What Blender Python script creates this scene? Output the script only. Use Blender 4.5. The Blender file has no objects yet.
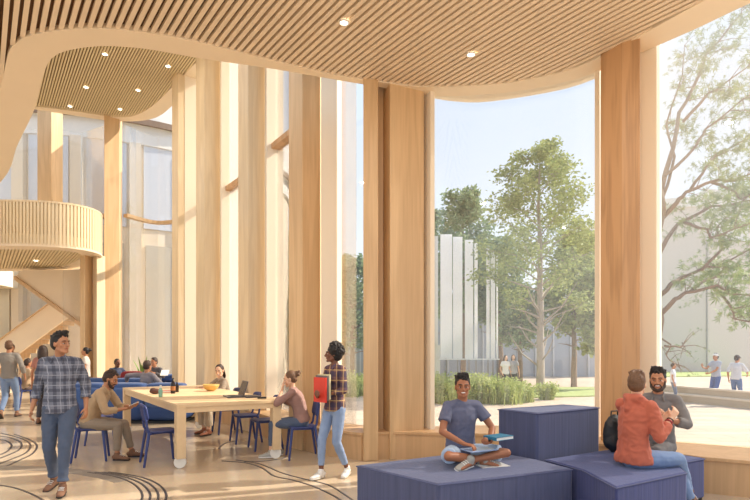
import bpy, bmesh, math, random
from math import sin, cos, pi, sqrt, atan2, radians
from mathutils import Vector, Matrix, noise
random.seed(7)
SC = bpy.context.scene
COL = SC.collection
F_PX, CX, HY, CH = 540.0, 375.0, 348.0, 1.6      # focal length, centre column, horizon row, eye height

def V(*a): return Vector(a)
def fl(px, py, z=0.0):
    Y = (CH - z) * F_PX / (py - HY)
    return V((px - CX) / F_PX * Y, Y, z)
def at(px, py, Y):
    return V((px - CX) / F_PX * Y, Y, CH - (py - HY) / F_PX * Y)

# ---------------------------------------------------------------- materials
def lin(c):
    out = []
    for v in c[:3]:
        v = v / 255.0
        out.append(v / 12.92 if v <= 0.04045 else ((v + 0.055) / 1.055) ** 2.4)
    return (out[0], out[1], out[2], 1.0)

def newmat(name):
    m = bpy.data.materials.new(name); m.use_nodes = True
    nt = m.node_tree
    b = nt.nodes['Principled BSDF']
    return m, nt, b

def N(nt, typ, **kw):
    n = nt.nodes.new(typ)
    for k, v in kw.items():
        if k.startswith('i_'):
            key = k[2:]
            n.inputs[int(key) if key.isdigit() else key.replace('_', ' ')].default_value = v
        else:
            setattr(n, k, v)
    return n

def plain(name, rgb, rough=0.6, metal=0.0, var=0.0, scale=8.0, bump=0.0, sheen=0.0, bscale=60.0):
    m, nt, b = newmat(name)
    b.inputs['Base Color'].default_value = lin(rgb)
    b.inputs['Roughness'].default_value = rough
    b.inputs['Metallic'].default_value = metal
    if sheen:
        b.inputs['Sheen Weight'].default_value = sheen
        b.inputs['Sheen Roughness'].default_value = 0.5
    tc = N(nt, 'ShaderNodeTexCoord')
    if var:
        no = N(nt, 'ShaderNodeTexNoise', i_Scale=scale, i_Detail=4.0)
        nt.links.new(tc.outputs['Object'], no.inputs['Vector'])
        mx = N(nt, 'ShaderNodeMix', data_type='RGBA')
        c = lin(rgb)
        mx.inputs[6].default_value = tuple(min(1, v * (1 - var)) for v in c[:3]) + (1,)
        mx.inputs[7].default_value = tuple(min(1, v * (1 + var)) for v in c[:3]) + (1,)
        nt.links.new(no.outputs['Fac'], mx.inputs[0])
        nt.links.new(mx.outputs[2], b.inputs['Base Color'])
    if bump:
        no = N(nt, 'ShaderNodeTexNoise', i_Scale=bscale, i_Detail=3.0)
        nt.links.new(tc.outputs['Object'], no.inputs['Vector'])
        bp = N(nt, 'ShaderNodeBump', i_Strength=bump, i_Distance=0.01)
        nt.links.new(no.outputs['Fac'], bp.inputs['Height'])
        nt.links.new(bp.outputs['Normal'], b.inputs['Normal'])
    return m

def wood(name, rgb, dark=0.72, scale=1.0, rough=0.42, axis='Z', grain=1.0):
    """timber with long grain along one axis and cathedral figure"""
    m, nt, b = newmat(name)
    tc = N(nt, 'ShaderNodeTexCoord')
    mp = N(nt, 'ShaderNodeMapping')
    s = {'Z': (3.2, 3.2, 0.35), 'X': (0.35, 3.2, 3.2), 'Y': (3.2, 0.35, 3.2)}[axis]
    mp.inputs['Scale'].default_value = tuple(v * scale for v in s)
    nt.links.new(tc.outputs['Object'], mp.inputs['Vector'])
    no = N(nt, 'ShaderNodeTexNoise', i_Scale=1.1, i_Detail=2.0, i_Distortion=0.6)
    nt.links.new(mp.outputs['Vector'], no.inputs['Vector'])
    mul = N(nt, 'ShaderNodeMath', operation='MULTIPLY'); mul.inputs[1].default_value = 22.0
    nt.links.new(no.outputs['Fac'], mul.inputs[0])
    sn = N(nt, 'ShaderNodeMath', operation='SINE')
    nt.links.new(mul.outputs[0], sn.inputs[0])
    mp2 = N(nt, 'ShaderNodeMapping')
    mp2.inputs['Scale'].default_value = tuple(v * scale * (14 if v > 1 else 4) for v in s)
    nt.links.new(tc.outputs['Object'], mp2.inputs['Vector'])
    n2 = N(nt, 'ShaderNodeTexNoise', i_Scale=1.0, i_Detail=5.0)
    nt.links.new(mp2.outputs['Vector'], n2.inputs['Vector'])
    a = N(nt, 'ShaderNodeMath', operation='MULTIPLY_ADD'); a.inputs[1].default_value = 0.16 * grain; a.inputs[2].default_value = 0.35
    nt.links.new(sn.outputs[0], a.inputs[0])
    ad = N(nt, 'ShaderNodeMath', operation='MULTIPLY_ADD'); ad.inputs[1].default_value = 0.7 * grain
    nt.links.new(n2.outputs['Fac'], ad.inputs[0]); nt.links.new(a.outputs[0], ad.inputs[2])
    mx = N(nt, 'ShaderNodeMix', data_type='RGBA')
    c = lin(rgb)
    mx.inputs[6].default_value = (c[0] * dark, c[1] * dark * 0.92, c[2] * dark * 0.82, 1)
    mx.inputs[7].default_value = tuple(min(0.95, v * 1.1) for v in c[:3]) + (1,)
    nt.links.new(ad.outputs[0], mx.inputs[0])
    nt.links.new(mx.outputs[2], b.inputs['Base Color'])
    b.inputs['Roughness'].default_value = rough
    return m

def haze_graded(name, z0, z1, m0, m1):
    """clear glass with a painted reflection haze that thickens with height"""
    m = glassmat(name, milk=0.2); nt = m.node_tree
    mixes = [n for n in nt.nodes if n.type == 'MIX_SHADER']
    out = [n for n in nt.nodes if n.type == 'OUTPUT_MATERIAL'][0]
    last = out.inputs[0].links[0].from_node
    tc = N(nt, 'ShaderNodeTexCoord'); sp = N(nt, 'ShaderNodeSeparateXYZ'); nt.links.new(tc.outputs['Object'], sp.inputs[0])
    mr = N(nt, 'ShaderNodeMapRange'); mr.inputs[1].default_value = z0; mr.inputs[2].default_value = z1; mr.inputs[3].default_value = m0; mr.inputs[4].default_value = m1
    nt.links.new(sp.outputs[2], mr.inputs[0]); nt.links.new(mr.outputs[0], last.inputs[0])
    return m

def glassmat(name, refl=0.07, tint=(1, 1, 1), milk=0.0):
    m = bpy.data.materials.new(name); m.use_nodes = True
    nt = m.node_tree; nt.nodes.clear()
    out = N(nt, 'ShaderNodeOutputMaterial')
    tr = N(nt, 'ShaderNodeBsdfTransparent'); tr.inputs[0].default_value = (*tint, 1)
    gl = N(nt, 'ShaderNodeBsdfGlossy'); gl.inputs['Roughness'].default_value = 0.02
    fr = N(nt, 'ShaderNodeFresnel'); fr.inputs['IOR'].default_value = 1.35
    mul = N(nt, 'ShaderNodeMath', operation='MULTIPLY_ADD'); mul.inputs[1].default_value = 0.6; mul.inputs[2].default_value = refl * 0.4
    nt.links.new(fr.outputs[0], mul.inputs[0])
    mx = N(nt, 'ShaderNodeMixShader')
    nt.links.new(mul.outputs[0], mx.inputs[0]); nt.links.new(tr.outputs[0], mx.inputs[1]); nt.links.new(gl.outputs[0], mx.inputs[2])
    last = mx
    if milk:
        df = N(nt, 'ShaderNodeBsdfTranslucent'); df.inputs[0].default_value = (0.95, 0.92, 0.87, 1)
        d2 = N(nt, 'ShaderNodeBsdfDiffuse'); d2.inputs[0].default_value = (0.95, 0.92, 0.87, 1)
        m3 = N(nt, 'ShaderNodeMixShader'); m3.inputs[0].default_value = 0.5
        nt.links.new(df.outputs[0], m3.inputs[1]); nt.links.new(d2.outputs[0], m3.inputs[2])
        m2 = N(nt, 'ShaderNodeMixShader'); m2.inputs[0].default_value = milk
        nt.links.new(mx.outputs[0], m2.inputs[1]); nt.links.new(m3.outputs[0], m2.inputs[2])
        last = m2
    nt.links.new(last.outputs[0], out.inputs[0])
    return m

def emis(name, rgb, s):
    m, nt, b = newmat(name)
    b.inputs['Emission Color'].default_value = lin(rgb); b.inputs['Emission Strength'].default_value = s
    b.inputs['Base Color'].default_value = lin(rgb)
    return m

def corduroy(name, rgb, freq=42.0):
    m, nt, b = newmat(name)
    tc = N(nt, 'ShaderNodeTexCoord')
    mp = N(nt, 'ShaderNodeMapping'); mp.inputs['Rotation'].default_value = (0, 0, radians(-18))
    nt.links.new(tc.outputs['Object'], mp.inputs['Vector'])
    w = N(nt, 'ShaderNodeTexNoise', i_Scale=1.0, i_Detail=2.0)
    mp2 = N(nt, 'ShaderNodeMapping'); mp2.inputs['Scale'].default_value = (freq, freq, 1.2)
    nt.links.new(mp.outputs[0], mp2.inputs['Vector']); nt.links.new(mp2.outputs[0], w.inputs['Vector'])
    c = lin(rgb)
    mx = N(nt, 'ShaderNodeMix', data_type='RGBA')
    mx.inputs[6].default_value = tuple(v * 0.7 for v in c[:3]) + (1,)
    mx.inputs[7].default_value = tuple(v * 1.3 for v in c[:3]) + (1,)
    nt.links.new(w.outputs['Fac'], mx.inputs[0]); nt.links.new(mx.outputs[2], b.inputs['Base Color'])
    bp = N(nt, 'ShaderNodeBump', i_Strength=0.5, i_Distance=0.006)
    nt.links.new(w.outputs['Fac'], bp.inputs['Height']); nt.links.new(bp.outputs[0], b.inputs['Normal'])
    b.inputs['Roughness'].default_value = 0.85
    b.inputs['Sheen Weight'].default_value = 0.45; b.inputs['Sheen Roughness'].default_value = 0.4
    b.inputs['Sheen Tint'].default_value = (0.75, 0.8, 1, 1)
    return m

def plaid(name, base, dark, light, freq=11.0, w1=0.3, w2=0.07):
    """tartan cloth in object space: broad dark bands and fine light lines on x/y and z"""
    m, nt, b = newmat(name)
    tc = N(nt, 'ShaderNodeTexCoord'); sp = N(nt, 'ShaderNodeSeparateXYZ')
    nt.links.new(tc.outputs['Object'], sp.inputs[0])
    ax = N(nt, 'ShaderNodeMath', operation='ADD')
    nt.links.new(sp.outputs[0], ax.inputs[0]); nt.links.new(sp.outputs[1], ax.inputs[1])
    def band(src, f, wd, off=0.0):
        a = N(nt, 'ShaderNodeMath', operation='MULTIPLY_ADD'); a.inputs[1].default_value = f; a.inputs[2].default_value = off
        nt.links.new(src, a.inputs[0])
        fr = N(nt, 'ShaderNodeMath', operation='FRACT'); nt.links.new(a.outputs[0], fr.inputs[0])
        lt = N(nt, 'ShaderNodeMath', operation='LESS_THAN'); lt.inputs[1].default_value = wd
        nt.links.new(fr.outputs[0], lt.inputs[0]); return lt.outputs[0]
    def mixc(fac, a, bb, k=1.0):
        mu = N(nt, 'ShaderNodeMath', operation='MULTIPLY'); mu.inputs[1].default_value = k
        nt.links.new(fac, mu.inputs[0])
        mx = N(nt, 'ShaderNodeMix', data_type='RGBA'); nt.links.new(mu.outputs[0], mx.inputs[0])
        if isinstance(a, tuple): mx.inputs[6].default_value = a
        else: nt.links.new(a, mx.inputs[6])
        mx.inputs[7].default_value = bb
        return mx.outputs[2]
    c = mixc(band(ax.outputs[0], freq, w1), lin(base), lin(dark), 0.6)
    c = mixc(band(sp.outputs[2], freq, w1), c, lin(dark), 0.6)
    c = mixc(band(ax.outputs[0], freq, w2, 0.4), c, lin(light), 0.7)
    c = mixc(band(sp.outputs[2], freq, w2, 0.4), c, lin(light), 0.7)
    nt.links.new(c, b.inputs['Base Color']); b.inputs['Roughness'].default_value = 0.85
    return m

# ---------------------------------------------------------------- mesh helpers
class MB:
    def __init__(s): s.v = []; s.f = []
    def add(s, vs, fs):
        o = len(s.v); s.v += [tuple(v) for v in vs]; s.f += [tuple(i + o for i in f) for f in fs]
    def box(s, c, size, rz=0.0, M=None):
        hx, hy, hz = size[0] / 2, size[1] / 2, size[2] / 2
        R = M if M else Matrix.Rotation(rz, 3, 'Z')
        vs = [Vector(c) + R @ V(x, y, z) for x in (-hx, hx) for y in (-hy, hy) for z in (-hz, hz)]
        s.add(vs, [(0, 1, 3, 2), (4, 6, 7, 5), (0, 4, 5, 1), (2, 3, 7, 6), (0, 2, 6, 4), (1, 5, 7, 3)])
    def prism(s, poly, z0, z1):
        n = len(poly)
        ar = sum(poly[i][0] * poly[(i + 1) % n][1] - poly[(i + 1) % n][0] * poly[i][1] for i in range(n))
        if ar < 0: poly = poly[::-1]
        vs = [(p[0], p[1], z0) for p in poly] + [(p[0], p[1], z1) for p in poly]
        fs = [tuple(range(n))[::-1], tuple(range(n, 2 * n))]
        fs += [(i, (i + 1) % n, n + (i + 1) % n, n + i) for i in range(n)]
        s.add(vs, fs)
    def strip(s, P, Q, z0, z1):
        """solid between two plan polylines of equal length"""
        n = len(P)
        vs = [(p[0], p[1], z) for z in (z0, z1) for p in list(P) + list(Q)]
        fs = []
        m = 2 * n
        for i in range(n - 1):
            fs += [(i, i + 1, n + i + 1, n + i)[::-1], (m + i, m + i + 1, m + n + i + 1, m + n + i),
                   (i, m + i, m + i + 1, i + 1), (n + i, n + i + 1, m + n + i + 1, m + n + i)]
        fs += [(0, n, m + n, m), (n - 1, m + n - 1, m + 2 * n - 1, 2 * n - 1)]
        s.add(vs, fs)
    def tube(s, pts, rad, side=None, seg=12, caps=True):
        """rings through pts; rad: number, list of numbers or of (a, b) pairs; rounded ends"""
        pts = [Vector(p) for p in pts]; n = len(pts)
        if not isinstance(rad, (list, tuple)): rad = [rad] * n
        R = [(r, r) if not isinstance(r, (tuple, list)) else tuple(r) for r in rad]
        P = list(pts)
        c0, c1 = caps if isinstance(caps, tuple) else (caps, caps)
        d0 = (pts[0] - pts[1]).normalized(); d1 = (pts[-1] - pts[-2]).normalized()
        r0, r1 = min(R[0]), min(R[-1]); sc = (0.2, 0.53, 0.87); Ra, Rb = R[0], R[-1]
        if c0:
            P = [pts[0] + d0 * r0 * k for k in (0.98, 0.85, 0.5)] + P; R = [(Ra[0] * k, Ra[1] * k) for k in sc] + R
        if c1:
            P = P + [pts[-1] + d1 * r1 * k for k in (0.5, 0.85, 0.98)]; R = R + [(Rb[0] * k, Rb[1] * k) for k in sc[::-1]]
        n = len(P)
        vs = []; a = Vector(side) if side is not None else None
        for i in range(n):
            t = (P[min(i + 1, n - 1)] - P[max(i - 1, 0)]).normalized()
            if a is None:
                a = V(1, 0, 0) if abs(t.x) < 0.8 else V(0, 1, 0)
            a2 = a - t * a.dot(t)
            if a2.length < 1e-4: a2 = t.orthogonal()
            a2.normalize(); b2 = t.cross(a2)
            if side is None: a = a2
            for k in range(seg):
                th = 2 * pi * k / seg
                vs.append(P[i] + a2 * (cos(th) * R[i][0]) + b2 * (sin(th) * R[i][1]))
        fs = [(i * seg + k, i * seg + (k + 1) % seg, (i + 1) * seg + (k + 1) % seg, (i + 1) * seg + k) for i in range(n - 1) for k in range(seg)]
        fs += [tuple(range(seg))[::-1], tuple((n - 1) * seg + k for k in range(seg))]
        s.add(vs, fs)
    def ell(s, c, r, M=None, seg=16, rings=10):
        M = M or Matrix.Identity(3); c = Vector(c)
        vs = [c + M @ V(0, 0, r[2])]
        for i in range(1, rings):
            ph = pi * i / rings
            for k in range(seg):
                th = 2 * pi * k / seg
                vs.append(c + M @ V(r[0] * sin(ph) * cos(th), r[1] * sin(ph) * sin(th), r[2] * cos(ph)))
        vs.append(c - M @ V(0, 0, r[2]))
        fs = [(0, 1 + k, 1 + (k + 1) % seg) for k in range(seg)]
        for i in range(rings - 2):
            fs += [(1 + i * seg + k, 1 + (i + 1) * seg + k, 1 + (i + 1) * seg + (k + 1) % seg, 1 + i * seg + (k + 1) % seg) for k in range(seg)]
        L = len(vs) - 1
        fs += [(L, 1 + (rings - 2) * seg + (k + 1) % seg, 1 + (rings - 2) * seg + k) for k in range(seg)]
        s.add(vs, fs)
    def lathe(s, prof, c=(0, 0, 0), seg=20):
        c = Vector(c); n = len(prof)
        vs = [c + V(r * cos(2 * pi * k / seg), r * sin(2 * pi * k / seg), z) for r, z in prof for k in range(seg)]
        fs = [(i * seg + k, i * seg + (k + 1) % seg, (i + 1) * seg + (k + 1) % seg, (i + 1) * seg + k) for i in range(n - 1) for k in range(seg)]
        s.add(vs, fs)
    def mesh(s, name):
        me = bpy.data.meshes.new(name); me.from_pydata(s.v, [], s.f); me.validate(); me.update(); return me
    def build(s, name, mat, parent=None, smooth=False, bevel=0.0, fix=True, seg=2):
        me = s.mesh(name)
        if fix:
            bm = bmesh.new(); bm.from_mesh(me); bmesh.ops.recalc_face_normals(bm, faces=bm.faces)
            bm.to_mesh(me); bm.free()
        o = bpy.data.objects.new(name, me); COL.objects.link(o)
        me.materials.append(mat)
        if parent: o.parent = parent
        if smooth: me.shade_smooth()
        if bevel:
            b = o.modifiers.new('bevel', 'BEVEL'); b.width = bevel; b.segments = seg; b.limit_method = 'ANGLE'; b.angle_limit = radians(35)
        return o
    def solid(s, name, mat, parent=None, vox=0.008, it=4, wrinkle=0.0, wfreq=(9, 9, 9), post=None):
        """union of all shells as one smooth continuous surface"""
        me = s.mesh(name); o = bpy.data.objects.new(name, me); COL.objects.link(o)
        r = o.modifiers.new('r', 'REMESH'); r.mode = 'VOXEL'; r.voxel_size = vox
        sm = o.modifiers.new('s', 'SMOOTH'); sm.factor = 0.5; sm.iterations = it
        if parent: o.parent = parent
        SOLIDS.append((o, mat, wrinkle, wfreq))
        return o

SOLIDS = []
def finish_solids():
    """evaluate every remeshed surface in one pass and keep the result as plain mesh data"""
    dg = bpy.context.evaluated_depsgraph_get()
    out = [bpy.data.meshes.new_from_object(o.evaluated_get(dg), depsgraph=dg) for o, *_ in SOLIDS]
    nz = noise.noise
    for (o, mat, wr, wf), m2 in zip(SOLIDS, out):
        old = o.data; o.modifiers.clear(); m2.name = o.name; m2.materials.clear(); m2.materials.append(mat)
        if wr:
            n = len(m2.vertices); co = [0.0] * (3 * n); no = [0.0] * (3 * n)
            m2.vertices.foreach_get('co', co); m2.vertices.foreach_get('normal', no)
            for i in range(0, 3 * n, 3):
                x, y, z = co[i:i + 3]
                k = nz((x * wf[0] + 3.1, y * wf[1] + 7.7, z * wf[2] + 1.3))
                k2 = 1 - abs(nz((x * wf[0] * 1.7 + z * 6, y * wf[1] * 1.7, z * wf[2] * 1.6))) * 3
                k = wr * (k + 0.5 * max(k2, -0.6))
                co[i] = x + no[i] * k; co[i + 1] = y + no[i + 1] * k; co[i + 2] = z + no[i + 2] * k
            m2.vertices.foreach_set('co', co); m2.update()
        m2.shade_smooth(); o.data = m2; bpy.data.meshes.remove(old)

def empty(name, loc=(0, 0, 0), rz=0.0, label=None, cat=None, group=None):
    o = bpy.data.objects.new(name, None); COL.objects.link(o); o.location = loc; o.rotation_euler = (0, 0, rz)
    o.empty_display_size = 0.1
    if label: tag(o, label, cat, group)
    return o
def tag(o, label=None, cat=None, group=None, kind=None):
    if label: o['label'] = label
    if cat: o['category'] = cat
    if group: o['group'] = group
    if kind: o['kind'] = kind
    return o
def struct(o): o['kind'] = 'structure'; return o
def kids(o): return [c for c in bpy.data.objects if c.parent == o]
def copy_tree(o, parent=None):
    ch = kids(o)
    c = o.copy(); COL.objects.link(c)
    if parent: c.parent = parent
    for k in ch: copy_tree(k, c)
    return c

def in_poly(x, y, P):
    c = False; n = len(P)
    for i in range(n):
        x1, y1 = P[i][:2]; x2, y2 = P[(i + 1) % n][:2]
        if (y1 > y) != (y2 > y) and x < (x2 - x1) * (y - y1) / (y2 - y1) + x1: c = not c
    return c
def smoothline(P, k=4):
    """Catmull-Rom through plan points"""
    out = []; n = len(P)
    for i in range(n - 1):
        p0 = Vector(P[max(i - 1, 0)][:2]); p1 = Vector(P[i][:2]); p2 = Vector(P[i + 1][:2]); p3 = Vector(P[min(i + 2, n - 1)][:2])
        for j in range(k):
            t = j / k
            out.append(0.5 * ((2 * p1) + (p2 - p0) * t + (2 * p0 - 5 * p1 + 4 * p2 - p3) * t * t + (3 * p1 - p0 - 3 * p2 + p3) * t ** 3))
    out.append(Vector(P[-1][:2]))
    return [(p.x, p.y) for p in out]
# ---------------------------------------------------------------- palette
M = {}
M['wood_l'] = wood('pale_ash_timber', (232, 210, 174), 0.80, grain=0.9)
M['wood_m'] = wood('oak_timber', (220, 186, 142), 0.76, grain=1.0)
M['wood_d'] = wood('larch_timber', (200, 156, 112), 0.60, grain=1.5)
M['wood_bench'] = wood('sill_timber', (212, 174, 130), 0.76, axis='Z', grain=0.8)
M['slat'] = plain('ceiling_slat_timber', (242, 220, 190), 0.55, var=0.06, scale=1.5)
M['slat_up'] = plain('upper_slat_timber', (234, 214, 172), 0.55, var=0.05, scale=1.5)
M['gap'] = plain('slat_backing_felt', (112, 80, 54), 0.9)
M['gap_up'] = plain('upper_backing_felt', (150, 120, 72), 0.9)
M['border'] = plain('ceiling_border_board', (250, 230, 200), 0.5, var=0.03, scale=2.0)
M['cream'] = plain('cream_paint', (250, 238, 214), 0.6)
M['jamb'] = plain('cream_window_lining', (250, 236, 212), 0.5)
M['glass'] = glassmat('window_glass')
M['glass_milk'] = glassmat('hazed_window_glass', milk=0.10)
M['glass_milk2'] = glassmat('milky_window_glass', milk=0.22)  # even milky white mixed into the pane
M['white'] = plain('white_enamel', (238, 236, 230), 0.4)
M['metal'] = plain('brushed_steel', (150, 150, 150), 0.3, 1.0)
M['black'] = plain('black_plastic', (28, 28, 30), 0.5)

# ---------------------------------------------------------------- plan lines of the window wall (F inner face, G glass line)
F = [(7.2, 4.0), (4.6, 5.42), (3.62, 5.98), (3.05, 6.60), (2.4, 7.22), (1.6, 7.60), (0.72, 7.72), (0.22, 7.78), (-0.2, 7.66),
     (-0.80, 8.08), (-1.40, 8.78), (-2.20, 10.05), (-3.55, 11.90), (-4.25, 12.90), (-5.3, 14.2)]
G = [(7.5, 4.75), (4.9, 6.22), (3.79, 6.88), (3.30, 7.40), (2.75, 7.95), (1.77, 8.32), (0.80, 8.20), (0.30, 8.32), (-0.18, 8.34),
     (-0.50, 8.52), (-0.98, 9.10), (-1.80, 10.42), (-3.15, 12.25), (-3.85, 13.30), (-4.9, 14.5)]

# floor
def terrazzo():
    m, nt, b = newmat('cream_terrazzo')
    tc = N(nt, 'ShaderNodeTexCoord')
    vo = N(nt, 'ShaderNodeTexVoronoi', i_Scale=55.0)
    nt.links.new(tc.outputs['Object'], vo.inputs['Vector'])
    no = N(nt, 'ShaderNodeTexNoise', i_Scale=0.8, i_Detail=3.0)
    nt.links.new(tc.outputs['Object'], no.inputs['Vector'])
    mx = N(nt, 'ShaderNodeMix', data_type='RGBA', blend_type='MIX')
    mx.inputs[6].default_value = lin((198, 176, 148)); mx.inputs[7].default_value = lin((220, 202, 176))
    nt.links.new(no.outputs['Fac'], mx.inputs[0])
    m2 = N(nt, 'ShaderNodeMix', data_type='RGBA', blend_type='MULTIPLY'); m2.inputs[0].default_value = 0.10
    nt.links.new(mx.outputs[2], m2.inputs[6]); nt.links.new(vo.outputs['Color'], m2.inputs[7])
    nt.links.new(m2.outputs[2], b.inputs['Base Color'])
    b.inputs['Roughness'].default_value = 0.17
    return m
mb = MB()
mb.prism([(7.4, 4.6)] + G[1:] + [(-5.6, 17.2), (-8.4, 18.2), (-14, 19.5), (-14, 27), (-30, 27), (-30, -6), (7.4, -6)], -0.3, 0.0)
struct(mb.build('floor', terrazzo(), fix=True))
# dark inlaid curves in the floor
M['inlay'] = plain('dark_inlay', (58, 56, 62), 0.35)
M['inlay_band'] = plain('grey_inlay', (150, 140, 128), 0.35)
def inlay(pix, w, mat=M['inlay'], z=0.004, name='trim_floor_inlay'):
    pts = smoothline([tuple(fl(*p))[:2] for p in pix], 6)
    L, R = [], []
    for i, p in enumerate(pts):
        a = Vector(pts[max(i - 1, 0)]); c = Vector(pts[min(i + 1, len(pts) - 1)])
        t = (c - a).normalized(); nn = Vector((-t.y, t.x)) * w * (0.4 if w < .1 else .5)
        L.append((p[0] + nn.x, p[1] + nn.y)); R.append((p[0] - nn.x, p[1] - nn.y))
    m = MB(); m.strip(L, R, -0.002, z)
    return struct(m.build(name, mat))
for p in ([(-14, 441), (2, 440), (11, 444), (10, 449), (2, 454), (-14, 458)],
          [(-14, 437), (6, 437), (20, 442), (20, 449), (6, 456), (-14, 463)],
          [(0, 433), (20, 438), (30, 444), (27, 452), (12, 459), (-10, 467)],
          [(14, 434), (30, 440), (37, 446), (32, 454), (20, 460), (7, 466)]):
    inlay(p, 0.035)
inlay([(-20, 484), (5, 486), (24, 491), (44, 501), (60, 515)], 0.03)
inlay([(-20, 467), (20, 468), (60, 470), (100, 475), (124, 481)], 0.22, M['inlay_band'], 0.002)
for k in range(4):
    inlay([(88 + 7 * k, 472.5 - 0.2 * k), (112 + 8 * k, 476), (130 + 8 * k, 482), (140 + 8 * k, 490), (142 + 8 * k, 499), (132 + 8 * k, 512)], 0.03)
inlay([(222, 461), (246, 463), (262, 468), (274, 476), (292, 480), (312, 486), (330, 494), (350, 506)], 0.03)
inlay([(236, 460), (256, 463), (268, 467), (282, 473), (304, 479), (328, 485), (348, 497), (360, 506)], 0.026)
inlay([(244, 462), (264, 461), (280, 459), (286, 457)], 0.03)
inlay([(219, 449), (221, 446), (226, 443), (236, 441)], 0.03)
inlay([(60, 398), (80, 399), (84, 404), (74, 408)], 0.05)

# bench wall and sill below the glass
mb = MB(); mb.strip(F, [(g[0] - 0.0, g[1] - 0.0) for g in G], 0.0, 0.36)
ww = struct(mb.build('wall_window_side', M['wood_bench']))
F2 = []
for i, p in enumerate(F):
    a = Vector(F[max(i - 1, 0)]); c = Vector(F[min(i + 1, len(F) - 1)]); t = (c - a).normalized()
    nn = Vector((t.y, -t.x)) * -0.025
    F2.append((p[0] + nn.x, p[1] + nn.y))
G2 = [(f[0] + (g[0] - f[0]) * 1.12, f[1] + (g[1] - f[1]) * 1.12) for f, g in zip(F, G)]
mb = MB(); mb.strip(F2, G2, 0.36, 0.40)
o = struct(mb.build('trim_window_sill', M['wood_bench'], bevel=0.006))

# timber columns
def column(poly, mat, z1=8.7, nm='timber_column', label=None, cat='column', z0=0.0, grp='timber columns along the window wall'):
    m = MB(); m.prism(poly, z0, z1)
    o = m.build(nm, mat, bevel=0.012)
    tag(o, label, cat, grp)
    return o
def rib(c, d, w, dep, side=1):
    """column plan: near front corner c, along-wall direction d, width w, depth dep outward"""
    d = Vector(d).normalized(); n = Vector((d.y, -d.x)) * side
    c = Vector(c)
    return [tuple(c), tuple(c + d * w), tuple(c + d * w + n * dep), tuple(c + n * dep)]
column([(3.07, 6.72), (3.24, 6.60), (3.40, 6.93), (3.22, 7.35), (2.93, 7.02)], M['wood_d'], label='broad timber column standing behind the bearded man on the window bench')
column([(0.215, 7.73), (0.726, 7.98), (0.60, 8.30), (0.06, 8.22)], M['wood_m'], label='wide timber column left of the large curved window, behind the blue seating')
column([(-0.165, 7.61), (0.045, 7.66), (0.03, 8.15), (-0.155, 8.12)], M['wood_m'], label='narrow timber column just right of the standing woman with folders')
m = MB(); m.prism([(-0.02, 8.0), (0.12, 8.0), (0.14, 8.1), (-0.02, 8.1)], 0.4, 8.7); struct(m.build('trim_recess_board', M['wood_m']))
DD = (-0.63, 0.777)
column(rib((-1.13, 8.38), DD, 0.42, 0.34), M['wood_m'], label='brown timber column directly behind the seated woman with a bun')
column(rib((-2.42, 10.32), DD, 0.46, 0.36), M['wood_l'], label='timber column right of the woman with the laptop')
column(rib((-3.92, 12.40), DD, 0.52, 0.40), M['wood_l'], label='timber column rising directly behind the woman with the laptop')
column(rib((-5.02, 13.75), DD, 0.45, 0.42), M['wood_l'], label='slender timber column at the right end of the curved glass bay')
c1 = at(105, 300, 16.4); c2 = at(121, 300, 16.6)
column([(c1.x, 16.4), (c2.x - 0.32, 16.2), (c2.x, 16.5), (c2.x - 0.1, 16.9), (c1.x, 16.8)], M['wood_m'], z1=10.2, label='far timber column at the left edge of the curved glass bay')
c0 = at(48, 200, 17.0)
column([(c0.x - 0.34, 17.0), (c0.x + 0.16, 16.9), (c0.x + 0.3, 17.3), (c0.x - 0.3, 17.4)], M['wood_m'], z0=4.7, z1=10.2, label='far timber column rising behind the slatted balcony')
# columns under the balcony
a = at(80, 300, 15.6)
column([(a.x, 15.6), (a.x + 0.24, 15.4), (a.x + 0.28, 15.8), (a.x + 0.02, 15.9)], M['wood_m'], z1=4.3, label='timber post carrying the right end of the balcony, left of a pair', grp='balcony posts')
a = at(89, 300, 15.6)
column([(a.x + 0.05, 15.7), (a.x + 0.28, 15.5), (a.x + 0.3, 15.95), (a.x + 0.06, 16.0)], M['wood_l'], z1=4.3, label='timber post carrying the right end of the balcony, right of a pair', grp='balcony posts')

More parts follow.
